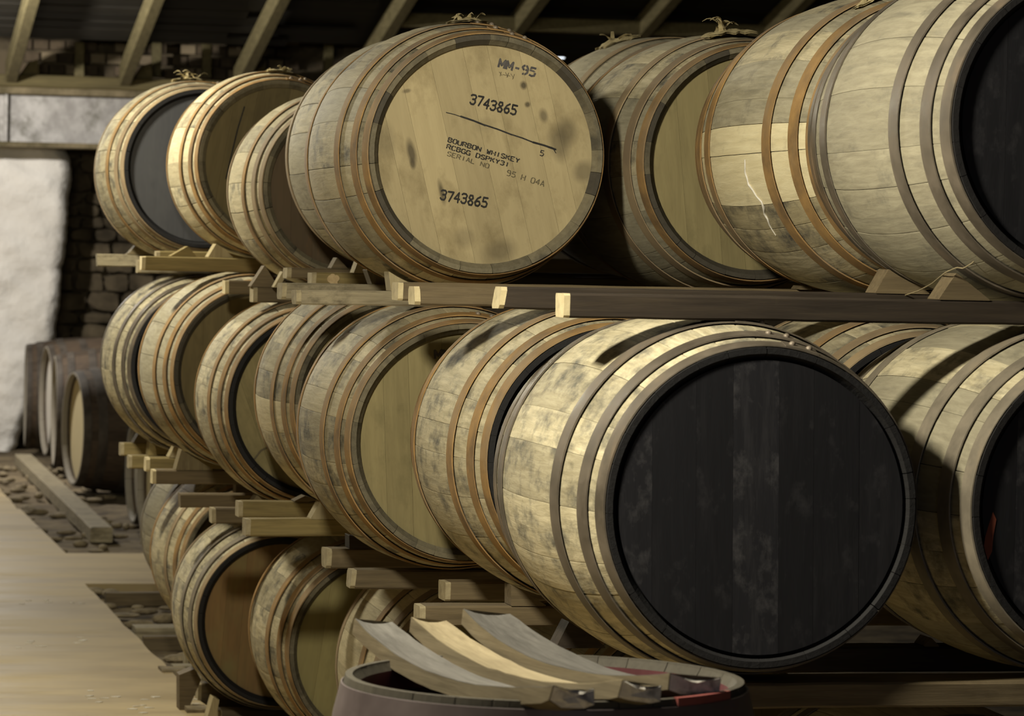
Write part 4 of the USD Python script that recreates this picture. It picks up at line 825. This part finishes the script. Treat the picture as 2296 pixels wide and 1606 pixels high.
# ------------------------------------------------------------------ upright cask with loose staves in front
cc = unproj(1221, 1517, 18.8); rc = 460 * 18.8 / F
zc_ = CAMZ + cc[2] * U
build_barrel('UP', 'upright_cask', 'open upright cask with purple-grey hoop and red paint on its rim, bottom centre', 'cask', (cc[0] * U, cc[1] * U, zc_), rc * U, zc_ - .0, rot3=(-90, 0, 0), staves=('grey',), hoop=(PURPLE, PURPLE, STEEL), seed=401, open_head=True, rivets=False, hoops=[(.012, .11), (.15, .21), (.27, .33), (.67, .73), (.79, .85), (.89, .99)])
UP = BARRELS['UP']
N = 72; th = np.arange(N) / N * 2 * np.pi; ring = []
for y, rr in ((.045, UP.r - .027), (.2, UP.r * 1.05 - .028), (.45, UP.r * 1.16 - .03), (.70, UP.r * 1.1 - .03)):
    ring.append(np.c_[np.cos(th) * rr, np.full(N, y), np.sin(th) * rr])
m = quads(np.vstack(ring), grid_faces(4, N, close_v=True)); part(UP.path, 'charred_inside', m, MAROON, True, label='charred dark inside of the cask')
ring = []
for y, rr in ((.014, UP.r - .0215), (.047, UP.r - .0258)):
    ring.append(np.c_[np.cos(th) * rr, np.full(N, y), np.sin(th) * rr])
part(UP.path, 'wine_stained_band', quads(np.vstack(ring), grid_faces(2, N, close_v=True)), WINE, True, label='wine-stained inner edge of the rim')
def rim_arc(a0, a1, name, mat_, r0, r1, y0, y1, label=None):
    a = np.radians(np.linspace(a0, a1, 24)); V = []
    for an in a:
        for rr, y in ((r0, y0), (r1, y0), (r1, y1), (r0, y1)): V.append([math.cos(an) * rr, y, math.sin(an) * rr])
    m = quads(V, grid_faces(24, 4, close_v=True)); m = trimesh.Trimesh(m.vertices, np.vstack([m.faces, [[0, 1, 2], [0, 2, 3]], [[92, 94, 93], [92, 95, 94]]]), process=False); trimesh.repair.fix_normals(m)
    part(UP.path, name, m, mat_, 40, label=label)
# with the cask on end (-90 about x) local +z points to world +y (away); front of the rim is at -z
rim_arc(-64, -40, 'red_paint', REDP, UP.r - .004, UP.r + .0062, -.0015, .05, 'patch of red paint on the rim')
for an in (203, 209):
    a = math.radians(an); rv = trimesh.creation.icosphere(1, .008); rv.apply_translation([math.cos(a) * (UP.r * 1.03 + .006), .06 + .02 * (an == 209), math.sin(a) * (UP.r * 1.03 + .006)]); part(UP.path, 'rivet', rv, PURPLE, True)

ENDPALE = noisy('lit_frayed_end_grain', (.55, .52, .48), (.72, .69, .64), 60., .9, .6, .004, c3=(.2, .18, .16), scale3=40., amt3=.7)  # frayed end grain, its colour paled so the near ends look lit
def loose_stave(A, Bp, w0, w1, sag, th_, mat_, label, roll, seed, broken=False, endmat=None):
    """A = far end centre of the top surface, Bp = near end (u coordinates), bent concave-up."""
    A, Bp = m3(A), m3(Bp); n = 26; t = np.linspace(0, 1, n); ax = (Bp - A) / np.linalg.norm(Bp - A)
    side = np.cross(ax, [0, 0, 1]); side /= np.linalg.norm(side); upv = np.cross(side, ax)
    side, upv = side * math.cos(roll) + upv * math.sin(roll), upv * math.cos(roll) - side * math.sin(roll)
    rg = np.random.default_rng(seed); V = []
    for k, tt in enumerate(t):
        c = A + (Bp - A) * tt - upv * sag * 4 * tt * (1 - tt); w = w0 + (w1 - w0) * 4 * tt * (1 - tt)
        cup = .006
        sec = [(-.5, 0), (-.25, -cup * .75), (0, -cup), (.25, -cup * .75), (.5, 0), (.5, -th_), (.25, -th_ - cup), (-.25, -th_ - cup), (-.5, -th_)]
        for j, (a_, b_) in enumerate(sec):
            q = c + side * a_ * w + upv * b_
            if broken and k >= n - 2: q = q + ax * rg.uniform(-.010, .010) + upv * rg.uniform(-.002, .002)
            V.append(q + (np.array([meshkit.noise(q[None] * 30 + 7 * kk)[0] for kk in range(3)]) - .5) * .0022)
    o0 = V[0]; m = quads(V, grid_faces(n, 9, close_v=True)); b0 = (n - 1) * 9
    caps = [[0, i, i + 1] for i in range(1, 8)] + [[b0, b0 + i + 1, b0 + i] for i in range(1, 8)]
    m = trimesh.Trimesh(m.vertices, np.vstack([m.faces, caps]), process=False); trimesh.repair.fix_normals(m)
    # local frame along y so that the grain follows the stave
    mid = (A + Bp) / 2; ang = math.atan2(-ax[0], ax[1]); Rz = trimesh.transformations.rotation_matrix(-ang, [0, 0, 1]); v = m.vertices - mid; m.vertices = (Rz[:3, :3] @ v.T).T
    T = thing('loose_stave', label, 'stave', mid, (0, 0, math.degrees(ang)))
    part(T, 'stave_body', m, STAVE['loose_side'], 35)
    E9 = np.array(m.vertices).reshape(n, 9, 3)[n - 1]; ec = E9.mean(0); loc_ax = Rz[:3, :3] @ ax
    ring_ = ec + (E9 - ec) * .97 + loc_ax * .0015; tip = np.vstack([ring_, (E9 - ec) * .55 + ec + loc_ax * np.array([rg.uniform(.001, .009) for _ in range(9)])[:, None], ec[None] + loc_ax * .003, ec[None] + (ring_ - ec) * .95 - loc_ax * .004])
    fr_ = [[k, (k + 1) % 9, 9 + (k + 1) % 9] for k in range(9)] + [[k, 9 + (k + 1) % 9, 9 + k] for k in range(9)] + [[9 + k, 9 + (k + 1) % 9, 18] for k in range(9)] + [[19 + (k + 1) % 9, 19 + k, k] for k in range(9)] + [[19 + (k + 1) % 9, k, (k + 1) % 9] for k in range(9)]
    em = trimesh.Trimesh(tip, fr_, process=False); trimesh.repair.fix_normals(em); part(T, 'frayed_end', em, ENDPALE, label='frayed end of the stave, paled to look lit')
    Vv = np.array(m.vertices).reshape(n, 9, 3)[:n, :5]; Vv = Vv.copy(); loc_up = Rz[:3, :3] @ upv; loc_s = Rz[:3, :3] @ side
    Vv[:, 0] += loc_s * .0012; Vv[:, 4] -= loc_s * .0012; top = Vv + loc_up * .0009
    part(T, 'weathered_face', fix(quads(np.concatenate([top, Vv[:, ::-1]], 1).reshape(-1, 3), grid_faces(n, 10, close_v=True))), mat_, 35, label='weathered inner face of the stave')
def at(px, py, d, lift): return unproj(px, py, d) + np.array([0, 0, lift])
loose_stave(at(838, 1400, 20.3, .02), at(1288, 1556, 17.45, .035), .068, .088, .040, .024, STAVE['loose'], 'grey cupped loose stave lying nearest on the open cask', .12, 1, True)
loose_stave(at(962, 1396, 20.4, .02), at(1440, 1546, 17.6, .035), .064, .084, .040, .024, STAVE['loose_pale'], 'cream-coloured loose stave in the middle of the three on the open cask', .12, 2, True)
loose_stave(at(1092, 1380, 20.4, .02), at(1560, 1528, 18.0, .03), .088, .120, .040, .024, STAVE['loose'], 'broad grey loose stave at the back of the three on the open cask', .12, 3)
